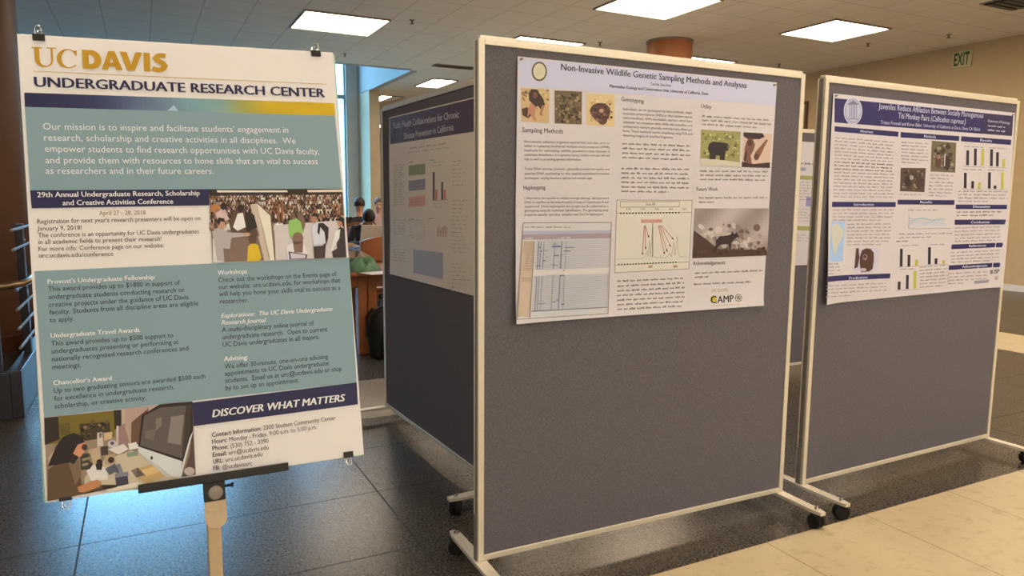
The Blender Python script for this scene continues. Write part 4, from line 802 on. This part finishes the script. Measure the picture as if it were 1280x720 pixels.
lines(B, 1149.5, 1186, [334.4, 338.6, 342.8, 347, 351.2, 355.4, 359.6], -.07, TB, 'body_text', 1.8, .8); lines(B, 1197.5, 1260, [239.6, 243.8, 248, 252], .01, TB, 'body_text', 1.9, .6); lines(B, 1195.5, 1253, [265.8, 270], -.01, DK, 'body_text', 1.9, .85)
lines(B, 1193.5, 1250, [285.6, 290, 294.4, 298.6, 302.4], -.03, TB, 'body_text', 1.9, .9); lines(B, 1188.5, 1250, [316.4, 320.6, 324.8, 328.6], -.05, TB, 'body_text', 1.9, .9); lines(B, 1185, 1234, [342.6, 347, 351.2, 355.4], -.05, TB, 'body_text', 1.9, .45)
BK, YL = (44, 38, 48), (196, 182, 62)
def chart_of(x, y): return 'bar_chart|%s%s' % (('a' if x < 1152 else 'b') if x < 1190 else ('c' if x < 1233 else 'd'), int((y > 336) if x < 1190 else (y > 210)))
def vbar(x, y0, y1, c, w_=3.4): B.line((x+.3, y0), (x, y1), w_, c, chart_of(x, y1-1), 3)
for x, y0, y1, c in ((1209.2, 188, 206.6, BK), (1218.8, 185.8, 206.8, BK), (1228, 186, 207.2, YL), (1239, 186.6, 207.6, BK), (1246.4, 190.4, 208, BK), (1254.2, 198.6, 208.8, YL), (1206.2, 216, 235.4, BK), (1215.4, 226.4, 235.6, BK), (1223.8, 228, 236, YL), (1236.4, 215.4, 235.8, BK), (1243.4, 232, 236, BK), (1252.6, 215.2, 236.4, YL),
        (1126.2, 311, 333.2, BK), (1135.8, 318.6, 333, BK), (1145.2, 324.6, 332, YL), (1123.6, 352, 362, BK), (1133.8, 343.8, 361.2, BK), (1143.4, 338.6, 360.6, YL), (1161.4, 309, 330.4, BK), (1169.6, 323, 330, BK), (1179, 325.4, 329.6, YL)): vbar(x, y0, y1, c)
for a, b_ in (((1204, 208), (1231, 209)), ((1235, 208.8), (1258, 210)), ((1202, 236.6), (1228, 237.2)), ((1232, 236.8), (1256, 237.4)), ((1122, 334), (1150, 332.6)), ((1119, 363.4), (1148, 361.4)), ((1156, 331.6), (1184, 330))): B.line(a, b_, .5, (150, 138, 120), chart_of(a[0]+4, a[1]-3))
lines(B, 1205, 1230, [183.4], .06, TB, chart_of(1205+4, 183.4+1), 1.5, 1); lines(B, 1236, 1259, [185], .06, TB, chart_of(1236+4, 185+1), 1.5, 1); lines(B, 1203, 1227, [212.2], .03, TB, chart_of(1203+4, 212.2+1), 1.5, 1); lines(B, 1234, 1256, [213], .03, TB, chart_of(1234+4, 213+1), 1.5, 1); lines(B, 1127, 1148, [307.4], -.02, TB, chart_of(1127+4, 307.4+1), 1.5, 1); lines(B, 1162, 1182, [306.2], -.02, TB, chart_of(1162+4, 306.2+1), 1.5, 1); lines(B, 1124, 1146, [337], -.03, TB, chart_of(1124+4, 337+1), 1.5, 1)
for k, c in enumerate(((150, 176, 150), (160, 186, 160), (176, 190, 170), (170, 182, 176), (180, 192, 180))):
    pts = [(1136+i*5, 272.5+k*2.3+1.2*math.sin(i*1.3+k)+(.4*i if k == 0 else 0)-i*.1) for i in range(10)]
    for a, b_ in zip(pts, pts[1:]): B.line(a, b_, .7, c, 'line_chart', 2+k)
B.line((1136, 269), (1135.6, 286), .5, (150, 138, 120), 'line_chart'); B.line((1135.6, 286), (1188, 285.4), .5, (150, 138, 120), 'line_chart')
p = 'map_print'; B.quad((1039.3, 277.2), (1056, 276.8), (1053.2, 327), (1036.2, 327.2), (164, 186, 190), p, 1); B.poly([(1040.5, 281), (1044, 279.5), (1049, 281), (1054.5, 288), (1053.5, 295), (1050, 302), (1047, 308), (1045, 316), (1043, 322), (1041, 312), (1040, 300), (1039, 291)], (206, 194, 150), p, 3); B.ell(1043, 289, 2, 3, (176, 140, 60), p, 4); blobs(B, (1041, 284, 1052, 304), 8, [(188, 190, 140), (214, 196, 160)], p, (.8, 1.8), 4)
p = 'photo_print|brown monkey'; B.quad((1070, 310), (1100.4, 309.8), (1096.8, 339.2), (1067.4, 341), (206, 188, 170), p); B.poly([(1070, 310.2), (1073, 310.2), (1074, 322), (1072, 334), (1067.6, 336)], (74, 48, 38), p, 3); B.poly([(1074.4, 330), (1074.2, 322), (1077, 313), (1082, 310.4), (1088, 311), (1092, 316), (1092, 326), (1090.5, 336), (1086, 339.4), (1076, 340)], (78, 46, 32), p, 4); B.ell(1081, 321.5, 3, 4, (150, 116, 100), p, 5); B.ell(1080.6, 320.6, 2, 1.6, (60, 36, 28), p, 6); B.ell(1078.8, 337, 4, 2, (196, 170, 150), p, 5)
p = 'photo_print|monkeys in branches'; B.quad((1125.8, 209.8), (1157.2, 210.2), (1155.4, 240.2), (1124.8, 239), (84, 64, 46), p); blobs(B, (1126.5, 211, 1155.5, 238.5), 46, [(54, 38, 30), (128, 104, 76), (96, 80, 54), (150, 128, 96), (62, 46, 34)], p, (1, 3), 2); B.ell(1134, 226, 4, 7, (46, 32, 28), p, 5); B.ell(1139, 222, 2.4, 3, (176, 150, 128), p, 6); B.ell(1148, 228, 4.4, 7, (70, 48, 38), p, 5)
p = 'photo_print|monkey pair'; B.quad((1164.6, 175.8), (1195.2, 178.4), (1193.8, 215.8), (1163, 214.4), (112, 96, 62), p); blobs(B, (1165.4, 178.5, 1193, 213.8), 70, [(74, 60, 36), (140, 120, 84), (90, 86, 48), (164, 142, 104), (60, 44, 32)], p, (1, 3.2), 2); B.ell(1172, 203, 4, 8, (92, 60, 42), p, 5); B.ell(1183, 204, 4.4, 9, (60, 40, 32), p, 5); B.line((1181, 192), (1180, 208), 1.2, (206, 192, 170), p, 6); B.ell(1173, 196, 2.6, 3, (150, 110, 84), p, 6)
B.text('BUSP', (1237.4, 342.6), (1249.4, 341.4), 5, (56, 48, 56), 'logo', .03); B.ell(1245.6, 347.6, 2.4, 2.6, (180, 156, 124), 'logo', 2, 0, 14); B.quad((1218, 351), (1236, 349.6), (1235.6, 353.2), (1217.6, 354.8), (150, 136, 130), 'logo', 2, 2, 2)
B.finish({'seal': 'oval grey university seal', 'map_print': 'small printed map of a continent'})
for q in ((1044.5, 119.6), (1265.5, 143.8)): pin(PB, B.p2(*q), B.curl(*B.p2(*q)), M_ALUD)

# --- chronic disease poster on the slanted board
PC = empty('research_poster', MC, 'glossy poster with a dark purple header on the slanted board left of the middle board', 'poster', 'research posters')
def curlC(u_, v_): return .001+.012*max(0, 1-(u_-.06)/.2)**2*(.5+.5*math.sin(v_*9))
C_ = Sheet(PC, MC, [(487, 146.8), (612, 117), (612, 375), (488.2, 342.5)], curl=curlC, paper=(158, 138, 126), ink=M_PRINTG, tint=(.76, .72, .69))
C_.paperobj('paper', M_PAPERG, 26)
PUR = (60, 44, 54)
C_.quad((487.6, 148), (612, 118.5), (612, 161.5), (487.4, 180.5), PUR, 'title_band', 1, 12, 5)
WC = (150, 134, 134)
C_.text('Public Health Collaborations for Chronic', (492, 161), (574, 147), 7.5, WC, 'title_text'); C_.text('Disease Prevention in California', (505.5, 174), (567, 163), 7.5, WC, 'title_text')
TC = (92, 78, 76)
lines(C_, 512, 558, [186.2], -.135, DK, 'body_text', 2.2, 1); lines(C_, 510, 562, [191.5], -.13, TC, 'body_text', 2, 1)
for k in range(17): C_.greek((492.5, 207.5+k*3.05), (506.5, 205.8+k*3.05+k*.05), 1.7, TC, 'body_text', 2, (3, 6))
for k in range(6): C_.greek((492, 276+k*3.4), (507, 276.3+k*3.4), 1.7, TC, 'body_text', 2, (3, 6))
for k in range(5): C_.greek((492, 312+k*3.4), (508, 313.6+k*3.4), 1.7, TC, 'body_text', 2, (3, 6))
for y0, c in ((206.5, (104, 98, 62)), (225.5, (104, 90, 98)), (246, (160, 106, 96))):
    C_.quad((511, y0+.6), (531.6, y0-2.2), (531.6, y0+11.2), (511, y0+13.2), c, 'text_box|'+str(y0), 2, 4, 4)
    for k in range(3): C_.greek((513, y0+4+k*3.4), (529, y0+2.4+k*3.4), 1.4, (70, 58, 58), 'text_box|'+str(y0), 3, (3, 6))
for x, y0, y1, c, w_ in ((542.4, 215, 250, (70, 54, 60), 2.4), (545.6, 237, 250, (150, 84, 62), 2.2), (553, 227.5, 249.6, (70, 54, 60), 2.4), (556.2, 237, 249.5, (150, 84, 62), 2.2)): C_.line((x, y0), (x, y1), w_, c, 'bar_chart', 3)
C_.line((540, 251), (560, 249.6), .5, TC, 'bar_chart'); lines(C_, 540, 558, [204, 207.5], -.1, TC, 'bar_chart', 1.6, .7); lines(C_, 542, 560, [255, 259], -.05, TC, 'bar_chart', 1.4, .6)
for k in range(22):
    a = 2*math.pi*k/22; C_.ell(522+9.5*math.cos(a), 287+12*math.sin(a), .6, .7, (110, 96, 94), 'diagram', 2, 0, 6); C_.line((522+8*math.cos(a), 287+10*math.sin(a)), (522+5*math.cos(a+.4), 287+7*math.sin(a+.4)), .3, (140, 124, 118), 'diagram')
for k in range(7): C_.line((547+k*1.9, 281+rg.uniform(0, 5)), (547+k*1.9, 296), .8, (130, 92, 86), 'diagram', 3)
C_.line((546, 289), (560, 290), .5, (120, 100, 96), 'diagram', 2)
for k in range(34):
    y = 203+k*4.9
    if k in (7, 8, 9, 24, 25): continue
    C_.greek((565, y-.4), (rg.uniform(576, 588), y-1.2+(y-230)*.018), 1.7, DK if k % 6 == 0 else TC, 'body_text', 2, (3, 7))
C_.quad((516.5, 311.5), (553.8, 316), (553.8, 349), (517, 341), (122, 110, 116), 'text_box|table', 2, 6, 6)
for k in range(8): C_.greek((518.5, 316.5+k*3.2), (552, 321+k*3.5), 1.4, (80, 70, 76), 'text_box|table', 3, (3, 8))
for x, y in ((511, 203.5), (537, 201), (511, 275), (536, 274)): C_.greek((x, y), (x+6, y-.6), 1.8, DK, 'body_text', 2)
C_.finish()
# --- poster seen through the gap
PD = empty('research_poster', MD, 'white poster with green-yellow bars on the farther board in the gap between boards', 'poster', 'research posters')
D = Sheet(PD, MD, curl=lambda u_, v_: .003, corners=[(940, 172.6), (1062, 181), (1056, 329), (936, 334.5)], paper=(200, 180, 160)); D.paperobj('paper', M_PAPER, 4)
for y0, y1, k in ((218.6, 223.8, 0), (281.6, 287.6, 1)): D.quad((944, y0-2), (1015.5-k*2, y0+1.5), (1015-k*2, y1+1), (944, y1-2), (150, 142, 76), 'section_bar|'+str(k), 1, 2, 2)
D.greek((998, 205), (1018, 206), 3, DK, 'heading', 2, (6, 12)); D.ell(1003, 211.5, 5, 2.4, (150, 140, 140), 'heading', 2); D.poly([(1008, 246), (1020, 246.5), (1019, 258), (1007, 258)], (140, 128, 146), 'chart', 2)
for k in range(7): D.greek((996, 228+k*3.6), (1013, 228.6+k*3.6), 1.6, TB, 'body_text', 2)
for k in range(8): D.greek((994, 262+k*3.6-(0 if k < 5 else -14)), (1012, 262.4+k*3.6-(0 if k < 5 else -14)), 1.6, TB, 'body_text', 2)
D.finish()

# ---------------------------------------------------------------- exit sign and frame on the right wall
e = empty('exit_sign', (12.0, 7.5, 3.70), 'small green EXIT sign high on the tan wall at right', 'exit sign')
MB().box(-.035, 0, -.17, .14, -.165, .10, .006).build('sign_case', M_EXITFACE, e)
vs, fs = glyphs('EXIT', .03); m_ = MB(); x0 = min(v[0] for v in vs); x1 = max(v[0] for v in vs)
P = [m_.bm.verts.new((-.0365, .11-(v[0]-x0)/(x1-x0)*.25, -.125+v[1]/CAPH*.185)) for v in vs]
for f_ in fs:
    try: m_.bm.faces.new([P[i] for i in f_])
    except ValueError: pass
m_.build('lettering', M_GREEN, e)['label'] = 'dark green letters EXIT'
q = on_plane(1006, 145, (12, 0, 0), (1, 0, 0)); q1 = on_plane(1006, 127, (12, 0, 0), (1, 0, 0)); q2 = on_plane(1006, 164, (12, 0, 0), (1, 0, 0))
e = empty('wall_plaque', (12.0, q.y, q2.z), 'tall dark-edged plaque on the tan wall, seen in the gap between the boards', 'plaque')
hh = q1.z-q2.z; fr = MB()
for a in ((-.5, -.44, 0, hh), (.44, .5, 0, hh), (-.44, .44, 0, .06), (-.44, .44, hh-.06, hh)): fr.box(-.03, 0, a[0]+.42, a[1]+.42, a[2], a[3], .004)
fr.build('plaque_frame', M_BROWNCOL, e); MB().box(-.012, 0, -.02, .86, .06, hh-.06).build('plaque_panel', M_WALL, e)

# ---------------------------------------------------------------- railing at the left
RL = empty('stair_railing', (-.75, 5.3, 0), 'blue-black steel stair railing with tube handrail at the left edge', 'railing')
MB().box(-.9, .03, 0, .06, 0, .30, .006).box(-.045, .03, .06, 4.2, 0, .30, .006).build('curb', M_STEELB, RL)
MB().box(-.75, -.065, -.012, .04, .30, 1.13, .004).box(-.75, -.03, -.02, .055, .0, .30, .004).build('end_plate', M_STEELB, RL)
for y in (.62, 1.8, 3.0, 4.1):
    o = MB().box(-.025, .02, y-.04, y+.04, .30, 1.19, .004).build('rail_post', M_STEELB, RL)
    MB().lathe([(.012, 0), (.012, .008)], 10, (.02, y, 1.08), 'X').build('rail_bolt', M_CHROME, o, True)
for z in (1.17, 1.05, .80, .68, .56, .44): MB().tube([(.032, .02, z), (.032, 4.2, z)], .009, 8).build('rail_bar', M_RAIL, RL, True)
MB().tube([(.10, 4.2, .86), (.10, .16, .86), (.10, .06, .855), (.07, -.02, .845), (.0, -.07, .84), (-.1, -.075, .838), (-.75, -.075, .825)], .021, 12).build('handrail', M_BRONZE, RL, True)
for y in (.62, 3.0): MB().tube([(.02, y, .80), (.09, y, .81), (.10, y, .84)], .008, 6).build('rail_bracket', M_STEELB, RL, True)

# ---------------------------------------------------------------- study tables, chairs and people beyond the sign
def study_table(x0, x1, y0, y1, label):
    t = empty('study_table', ((x0+x1)/2, (y0+y1)/2, 0), label, 'table', 'study tables'); w, d = (x1-x0)/2, (y1-y0)/2
    MB().box(-w, w, -d, d, .70, .74, .008).build('tabletop', M_WOOD, t)
    a = MB(); a.box(-w+.08, w-.08, -d+.06, -d+.085, .60, .70); a.box(-w+.08, w-.08, d-.085, d-.06, .60, .70); a.box(-w+.08, -w+.105, -d+.085, d-.085, .60, .70); a.box(w-.105, w-.08, -d+.085, d-.085, .60, .70); a.build('apron', M_WOOD, t)
    for sx in (-1, 1):
        for sy_ in (-1, 1):
            cx_, cy_ = sx*(w-.47), sy_*(d-.10); MB().box(cx_-.085, cx_-.004, cy_-.05, cy_+.05, 0, .70, .006).box(cx_+.004, cx_+.085, cy_-.05, cy_+.05, 0, .70, .006).build('leg', M_WOOD, t)
    return t
study_table(1.26, 3.5, 6.14, 7.0, 'brown wooden study table with double-plank legs nearest behind the white sign')
study_table(2.40, 5.2, 8.75, 9.65, 'second wooden study table, farther back, with the laptop on it')
def chair(x, y, rz, label):
    t = empty('wooden_chair', Matrix.Translation((x, y, 0)) @ Matrix.Rotation(rz, 4, 'Z'), label, 'chair', 'wooden library chairs')
    MB().box(-.22, .22, -.21, .21, .42, .46, .012).build('seat', M_WOOD, t)
    b = MB(); N_ = 10
    for z0, z1 in ((.74, .99),):
        R0 = []
        for k in range(N_+1):
            a = (k/N_-.5); x_ = a*.44; y_ = -.21-.05*(1-4*a*a); zt = z1-.05*(2*a)**2
            R0.append([b.bm.verts.new(p) for p in ((x_, y_, z0), (x_, y_, zt), (x_, y_+.024, zt), (x_, y_+.024, z0))])
        for A_, B_ in zip(R0, R0[1:]):
            for k in range(4): b.bm.faces.new((A_[k], A_[(k+1) % 4], B_[(k+1) % 4], B_[k]))
        b.bm.faces.new(R0[0]); b.bm.faces.new(R0[-1][::-1])
    b.build('backrest', M_WOOD, t)
    for sx in (-1, 1):
        MB().tube([(sx*.195, .18, 0), (sx*.195, .18, .42)], [.016, .02], 8).build('leg', M_WOOD, t, True)
        MB().tube([(sx*.195, -.24, 0), (sx*.195, -.19, .45), (sx*.195, -.215, .94)], [.016, .02, .017], 8).build('leg', M_WOOD, t, True)
        MB().box(sx*.195-.01, sx*.195+.01, -.19, .18, .2, .225, .003).build('stretcher', M_WOOD, t)
    return t
q = at_depth(468, 300, 7.55); chair(q.x, q.y, R(4), 'wooden chair with curved backrest between the two study tables, its back to the viewer')
q = at_depth(446, 330, 7.4); chair(q.x-.42, q.y+.12, R(-8), 'wooden chair partly hidden by the right edge of the white sign')
# laptop
q = Vector((2.62, 9.2, .74))
t = empty('laptop', Matrix.Translation((q.x, q.y-.1, .74)) @ Matrix.Rotation(R(14), 4, 'Z'), 'open grey laptop on the farther study table, lid towards the viewer', 'laptop')
M_LAP = mk_noisy('laptop_grey', (.42, .41, .38), (.4, .39, .36), 30, .45, .3, 0)
MB().box(-.18, .18, 0, .25, 0, .016, .004).build('keyboard_base', M_LAP, t)
MB().box(-.19, .19, -.008, .008, -.002, .285, .005, Matrix.Translation((0, 0, .012)) @ Matrix.Rotation(R(12), 4, 'X')).build('lid', M_LAP, t)
MB().box(-.17, .17, .0085, .0095, .012, .265, 0, Matrix.Translation((0, 0, .012)) @ Matrix.Rotation(R(12), 4, 'X')).build('screen', M_BLACK, t)
def cloth(name, x, y, z, rx, ry, h, m, label, cat, seed):
    r_ = random.Random(seed); b = MB(); N_, K_ = 28, 10; ph_ = [r_.uniform(0, 6.3) for _ in range(8)]; rings = []
    for j in range(K_+1):
        v_ = j/K_; R_ = []
        for i in range(N_):
            a = 2*math.pi*i/N_; f_ = 1+.10*math.sin(3*a+ph_[0])+.07*math.sin(5*a+ph_[1]); rr = math.sin(v_*math.pi/2)**.7
            zz = h*(1-v_**2.2)*(1+.35*math.sin(4*a+ph_[2]+5*v_))+.012*math.sin(9*a+ph_[3]+7*v_)*v_*(1-v_)*4
            R_.append(b.bm.verts.new((rx*rr*f_*math.cos(a), ry*rr*f_*math.sin(a), max(0, zz) if j < K_ else 0)))
        rings.append(R_)
    for A_, B_ in zip(rings, rings[1:]):
        for i in range(N_): b.bm.faces.new((A_[i], A_[(i+1) % N_], B_[(i+1) % N_], B_[i]))
    b.bm.faces.new(rings[-1]); b.bm.faces.new(rings[0])
    o = b.build(name, m, None, True); o.location = (x, y, z); tag(o, label, cat); return o
q = at_depth(457, 330, 6.25); zt_ = .74
M_GRC = mk_noisy('green_cloth', (.06, .15, .09), (.12, .22, .15), 9, .9, 0, .3); M_GYC = mk_noisy('grey_cloth', (.22, .19, .15), (.13, .11, .09), 14, .9, 0, .3); M_DKB = mk_noisy('navy_cloth', (.02, .024, .06), (.03, .035, .08), 14, .9, 0, .3)
cloth('folded_jacket', q.x, q.y+.12, zt_, .15, .12, .09, M_GRC, 'crumpled green jacket on the near study table', 'jacket', 3)
cloth('scarf', q.x+.02, q.y+.40, zt_, .16, .12, .12, M_GYC, 'crumpled brown-grey scarf behind the green jacket on the near table', 'scarf', 5)
cloth('pouch', q.x+.27, q.y+.03, zt_, .075, .07, .11, M_DKB, 'dark navy pouch right of the green jacket on the near table', 'pouch', 8)
pp = MB().box(-.15, .15, -.105, .105, 0, .003).build('paper_sheet', M_PAPER); pp.location = (q.x+.10, q.y-.10, zt_); pp.rotation_euler = (0, 0, .3); tag(pp, 'white paper sheet in front of the green jacket on the near table', 'paper')
pp = MB().box(-.15, .15, -.105, .105, 0, .003).build('paper_sheet', M_PAPER); pp.location = (2.56, 8.86, zt_); pp.rotation_euler = (0, 0, -.2); tag(pp, 'white paper sheet in front of the laptop on the farther table', 'paper')
# backpack
q = at_z(468, 449, 0); t = empty('backpack', Matrix.Translation((q.x+.13, q.y+.06, 0)) @ Matrix.Rotation(.3, 4, 'Z'), 'black backpack standing on the floor against the near table leg', 'backpack')
def puff(rx, ry, h, y=0, z=0):
    b = MB(); prof = [(0.0, 0), (.8, 0), (.97, .06), (1, .3), (.98, .6), (.9, .82), (.68, .95), (.3, 1.0)]; rings = []
    for r_, hh_ in prof:
        R_ = []
        for i in range(24):
            a = 2*math.pi*i/24; ca, sa = math.cos(a), math.sin(a); R_.append(b.bm.verts.new((rx*r_*math.copysign(abs(ca)**.6, ca), y+ry*r_*math.copysign(abs(sa)**.6, sa), z+h*hh_)))
        rings.append(R_)
    for A_, B_ in zip(rings[1:], rings[2:]):
        for i in range(24): b.bm.faces.new((A_[i], A_[(i+1) % 24], B_[(i+1) % 24], B_[i]))
    bmesh.ops.delete(b.bm, geom=rings[0], context='VERTS'); b.bm.faces.new(rings[1][::-1]); b.bm.faces.new(rings[-1]); return b
puff(.15, .10, .44).build('pack_body', M_RUBBER, t, True); puff(.12, .05, .24, -.11, .03).build('front_pocket', M_RUBBER, t, True)
MB().tube([(-.04, .06, .44), (-.03, .06, .49), (.03, .06, .49), (.04, .06, .44)], .008, 6).build('grab_handle', M_BLACK, t, True)
for sx in (-1, 1): MB().tube([(sx*.07, .10, .42), (sx*.09, .17, .34), (sx*.09, .17, .18), (sx*.08, .11, .06)], .014, 6).build('strap', M_BLACK, t, True)

M_SKIN = {'light': mk_noisy('light_skin', (.55, .32, .24), (.5, .28, .21), 12, .6, 0, 0), 'tan': mk_noisy('tan_skin', (.42, .22, .13), (.38, .2, .12), 12, .6, 0, 0)}
M_HAIRB = mk_noisy('black_hair', (.010, .008, .008), (.018, .014, .012), 60, .6, 0, .4); M_HAIRG = mk_noisy('greying_hair', (.16, .13, .12), (.09, .075, .07), 60, .7, 0, .4)
M_EYE = mk_noisy('dark_eye', (.02, .015, .01), (.02, .015, .01), 10, .3, 0, 0); M_LIP = mk_noisy('lips', (.36, .14, .12), (.33, .13, .11), 10, .5, 0, 0)
def person(loc, rz, label, shirt, trousers, skin, hair, bow=0, lean=0, arms='table'):
    M = Matrix.Translation(loc) @ Matrix.Rotation(rz, 4, 'Z'); t = empty('person', M, label, 'person', 'people at the study tables')
    V, E, Rr, tagv = [], [], [], []
    def add(p, r, parent, k):
        V.append(Vector(p)); Rr.append(r if isinstance(r, tuple) else (r, r)); tagv.append(k)
        if parent is not None: E.append((parent, len(V)-1))
        return len(V)-1
    def L_(p):  # lean the upper body forward about the hips
        p = Vector(p); c, s_ = math.cos(lean), math.sin(lean); y, z = p.y, p.z-.5
        return Vector((p.x, y*c+z*s_, .5+z*c-y*s_))
    pel = add((0, 0, .53), (.16, .12), None, 'shirt'); be = add(L_((0, .01, .70)), (.15, .11), pel, 'shirt'); ch = add(L_((0, .02, .92)), (.155, .115), be, 'shirt'); nb = add(L_((0, .02, 1.06)), (.075, .065), ch, 'shirt'); nk = add(L_((0, .03, 1.12)), .052, nb, 'skin')
    base = L_((0, .03, 1.12)); hd = Matrix.Rotation(-(bow+lean), 4, 'X')
    H = lambda p: base+(hd @ Vector(p))
    h1 = add(H((0, .035, .085)), (.068, .078), nk, 'skin'); h2 = add(H((0, .028, .165)), (.074, .092), h1, 'skin'); h3 = add(H((0, .018, .215)), (.055, .065), h2, 'skin'); add(H((0, .125, .105)), .014, h1, 'skin')
    for sx in (-1, 1):
        s1 = add(L_((sx*.18, .02, 1.00)), .062, ch, 'shirt')
        if arms == 'table': el, wr = L_((sx*.25, .16, .82)), Vector((sx*.12, .44+lean*.3, .775))
        else: el, wr = L_((sx*.24, .05, .72)), Vector((sx*.15, .30, .60))
        e1 = add(el, .046, s1, 'shirt'); w1 = add(wr, .028, e1, 'shirt'); d = (wr-el).normalized(); d.z *= .3; d.normalize(); sd = Vector((d.y, -d.x, 0))
        pm = add(wr+d*.06, (.036, .016), w1, 'skin')
        for k, (o_, ln) in enumerate(((-.027, .070), (-.009, .082), (.009, .078), (.027, .062))):
            a_ = add(wr+d*.10+sd*o_, .0095, pm, 'skin'); b_ = add(wr+d*(.10+ln*.55)+sd*o_*1.15+Vector((0, 0, -.004)), .0088, a_, 'skin'); add(wr+d*(.10+ln)+sd*o_*1.15+Vector((0, 0, -.016)), .0078, b_, 'skin')
        th = add(wr+d*.05-sd*sx*.036, .011, pm, 'skin'); add(wr+d*.085-sd*sx*.052, .009, th, 'skin')
        hp_ = add((sx*.10, .03, .52), .092, pel, 'trousers'); kn = add((sx*.13, .43, .50), .066, hp_, 'trousers'); an = add((sx*.13, .41, .10), .045, kn, 'trousers'); add((sx*.13, .43, .05), .042, an, 'shoe'); add((sx*.135, .56, .042), .036, len(V)-1, 'shoe')
    me = bpy.data.meshes.new('body'); me.from_pydata(V, E, []); o = bpy.data.objects.new('body', me); COL.objects.link(o)
    md = o.modifiers.new('skin', 'SKIN'); md.use_smooth_shade = True; sd_ = me.skin_vertices[0].data
    for i, r_ in enumerate(Rr): sd_[i].radius = r_; sd_[i].use_root = (i == 0)
    o.modifiers.new('sub', 'SUBSURF').levels = 2; dg = bpy.context.evaluated_depsgraph_get(); dg.update(); m2 = bpy.data.meshes.new_from_object(o.evaluated_get(dg)); o.modifiers.clear(); o.data = m2
    ms = {'skin': M_SKIN[skin], 'shirt': shirt, 'trousers': trousers, 'shoe': M_BLACK}; ks = list(ms); m2.materials.clear()
    for k in ks: m2.materials.append(ms[k])
    S_ = []                       # nearest bone decides the clothing
    for a, b_ in E: S_.append((V[a], V[b_], tagv[b_]))
    for f_ in m2.polygons:
        c = f_.center; best = None
        for a, b_, k in S_:
            ab = b_-a; t_ = max(0, min(1, (c-a).dot(ab)/max(1e-9, ab.length_squared))); dd = (c-(a+ab*t_)).length
            if best is None or dd < best[0]: best = (dd, k)
        f_.material_index = ks.index(best[1]); f_.use_smooth = True
    o.parent = t
    b = MB(); c0 = H((0, .012, .165)); up_ = (hd @ Vector((0, 0, 1))); fw = (hd @ Vector((0, 1, 0)))     # hair cap over the top and back of the head
    rings = []
    for j in range(9):
        R_ = []
        for i in range(24):
            a = 2*math.pi*i/24; front = max(0, math.sin(a)); ph_ = (j/8)*(R(118)-R(52)*front); r_ = Vector((.087*math.sin(ph_)*math.cos(a), .108*math.sin(ph_)*math.sin(a), .102*math.cos(ph_)))
            R_.append(b.bm.verts.new(c0+(hd @ r_)))
        rings.append(R_)
    for A_, B_ in zip(rings[1:], rings[2:]):
        for i in range(24): b.bm.faces.new((A_[i], A_[(i+1) % 24], B_[(i+1) % 24], B_[i]))
    bmesh.ops.delete(b.bm, geom=rings[0], context='VERTS'); b.bm.faces.new(rings[1]); b.bm.faces.new(rings[-1][::-1]); b.build('hair', hair, t, True)
    for sx in (-1, 1):
        MB().lathe([(.004, -.004), (.010, 0), (.004, .004)], 8, H((sx*.034, .118, .145)), 'Y').build('eye', M_EYE, t, True)
        MB().lathe([(.010, -.006), (.024, 0), (.012, .006)], 10, H((sx*.082, .02, .135)), 'X').build('ear', M_SKIN[skin], t, True)
    MB().lathe([(.006, -.004), (.018, 0), (.006, .004)], 10, H((0, .108, .062)), 'Y').build('mouth', M_LIP, t, True)
    return t
M_NAVY = mk_noisy('navy_jacket', (.06, .10, .19), (.045, .075, .15), 10, .85, 0, .2); M_DARKSH = mk_noisy('dark_shirt', (.02, .018, .022), (.03, .026, .03), 10, .85, 0, .2)
M_PINK = mk_noisy('pink_shirt', (.52, .36, .36), (.46, .32, .33), 10, .85, 0, .2); M_JEANS = mk_noisy('blue_jeans', (.05, .08, .16), (.04, .06, .12), 20, .9, 0, .2)
def seat_at(px, py, dep, hz):  # place a seated figure so the head centre (height hz) stands on this line of sight
    p = at_depth(px, py, dep); return (p.x, p.y, 0), p.z
def seated(px, py, dep, hz, dx, dy, rz, label, cl, *a):
    loc, z = seat_at(px, py, dep, hz); x, y = loc[0]+dx, loc[1]+dy
    person((x, y, 0), R(rz), label, *a)
    if cl: chair(x, y, R(rz), cl)
seated(463, 272, 9.9, 1.1, 0, .28, 172, 'person in a dark shirt bowed low over the farther study table behind the laptop', 'wooden chair under the person bowed over the laptop table', M_DARKSH, M_JEANS, 'tan', M_HAIRB, .75, .38)
seated(463.5, 255, 10.6, 1.25, .12, 1.1, -20, 'person with short black hair seated behind the bowed person, back to the viewer', 'wooden chair under the person with short black hair', M_DARKSH, M_JEANS, 'tan', M_HAIRB, .05, .05)
seated(473, 254, 12.2, 1.25, .45, 1.5, 165, 'person with grey hair in a pink shirt facing the viewer, farthest of the seated people', 'wooden chair under the person in the pink shirt', M_PINK, M_JEANS, 'light', M_HAIRG, .1, .08)
person((1.68, 9.15, 0), R(-88), 'person in a navy jacket leaning on the table, mostly hidden by the white sign', M_NAVY, M_JEANS, 'tan', M_HAIRB, .3, .5)
chair(1.68, 9.15, R(-88), 'wooden chair under the person in the navy jacket')
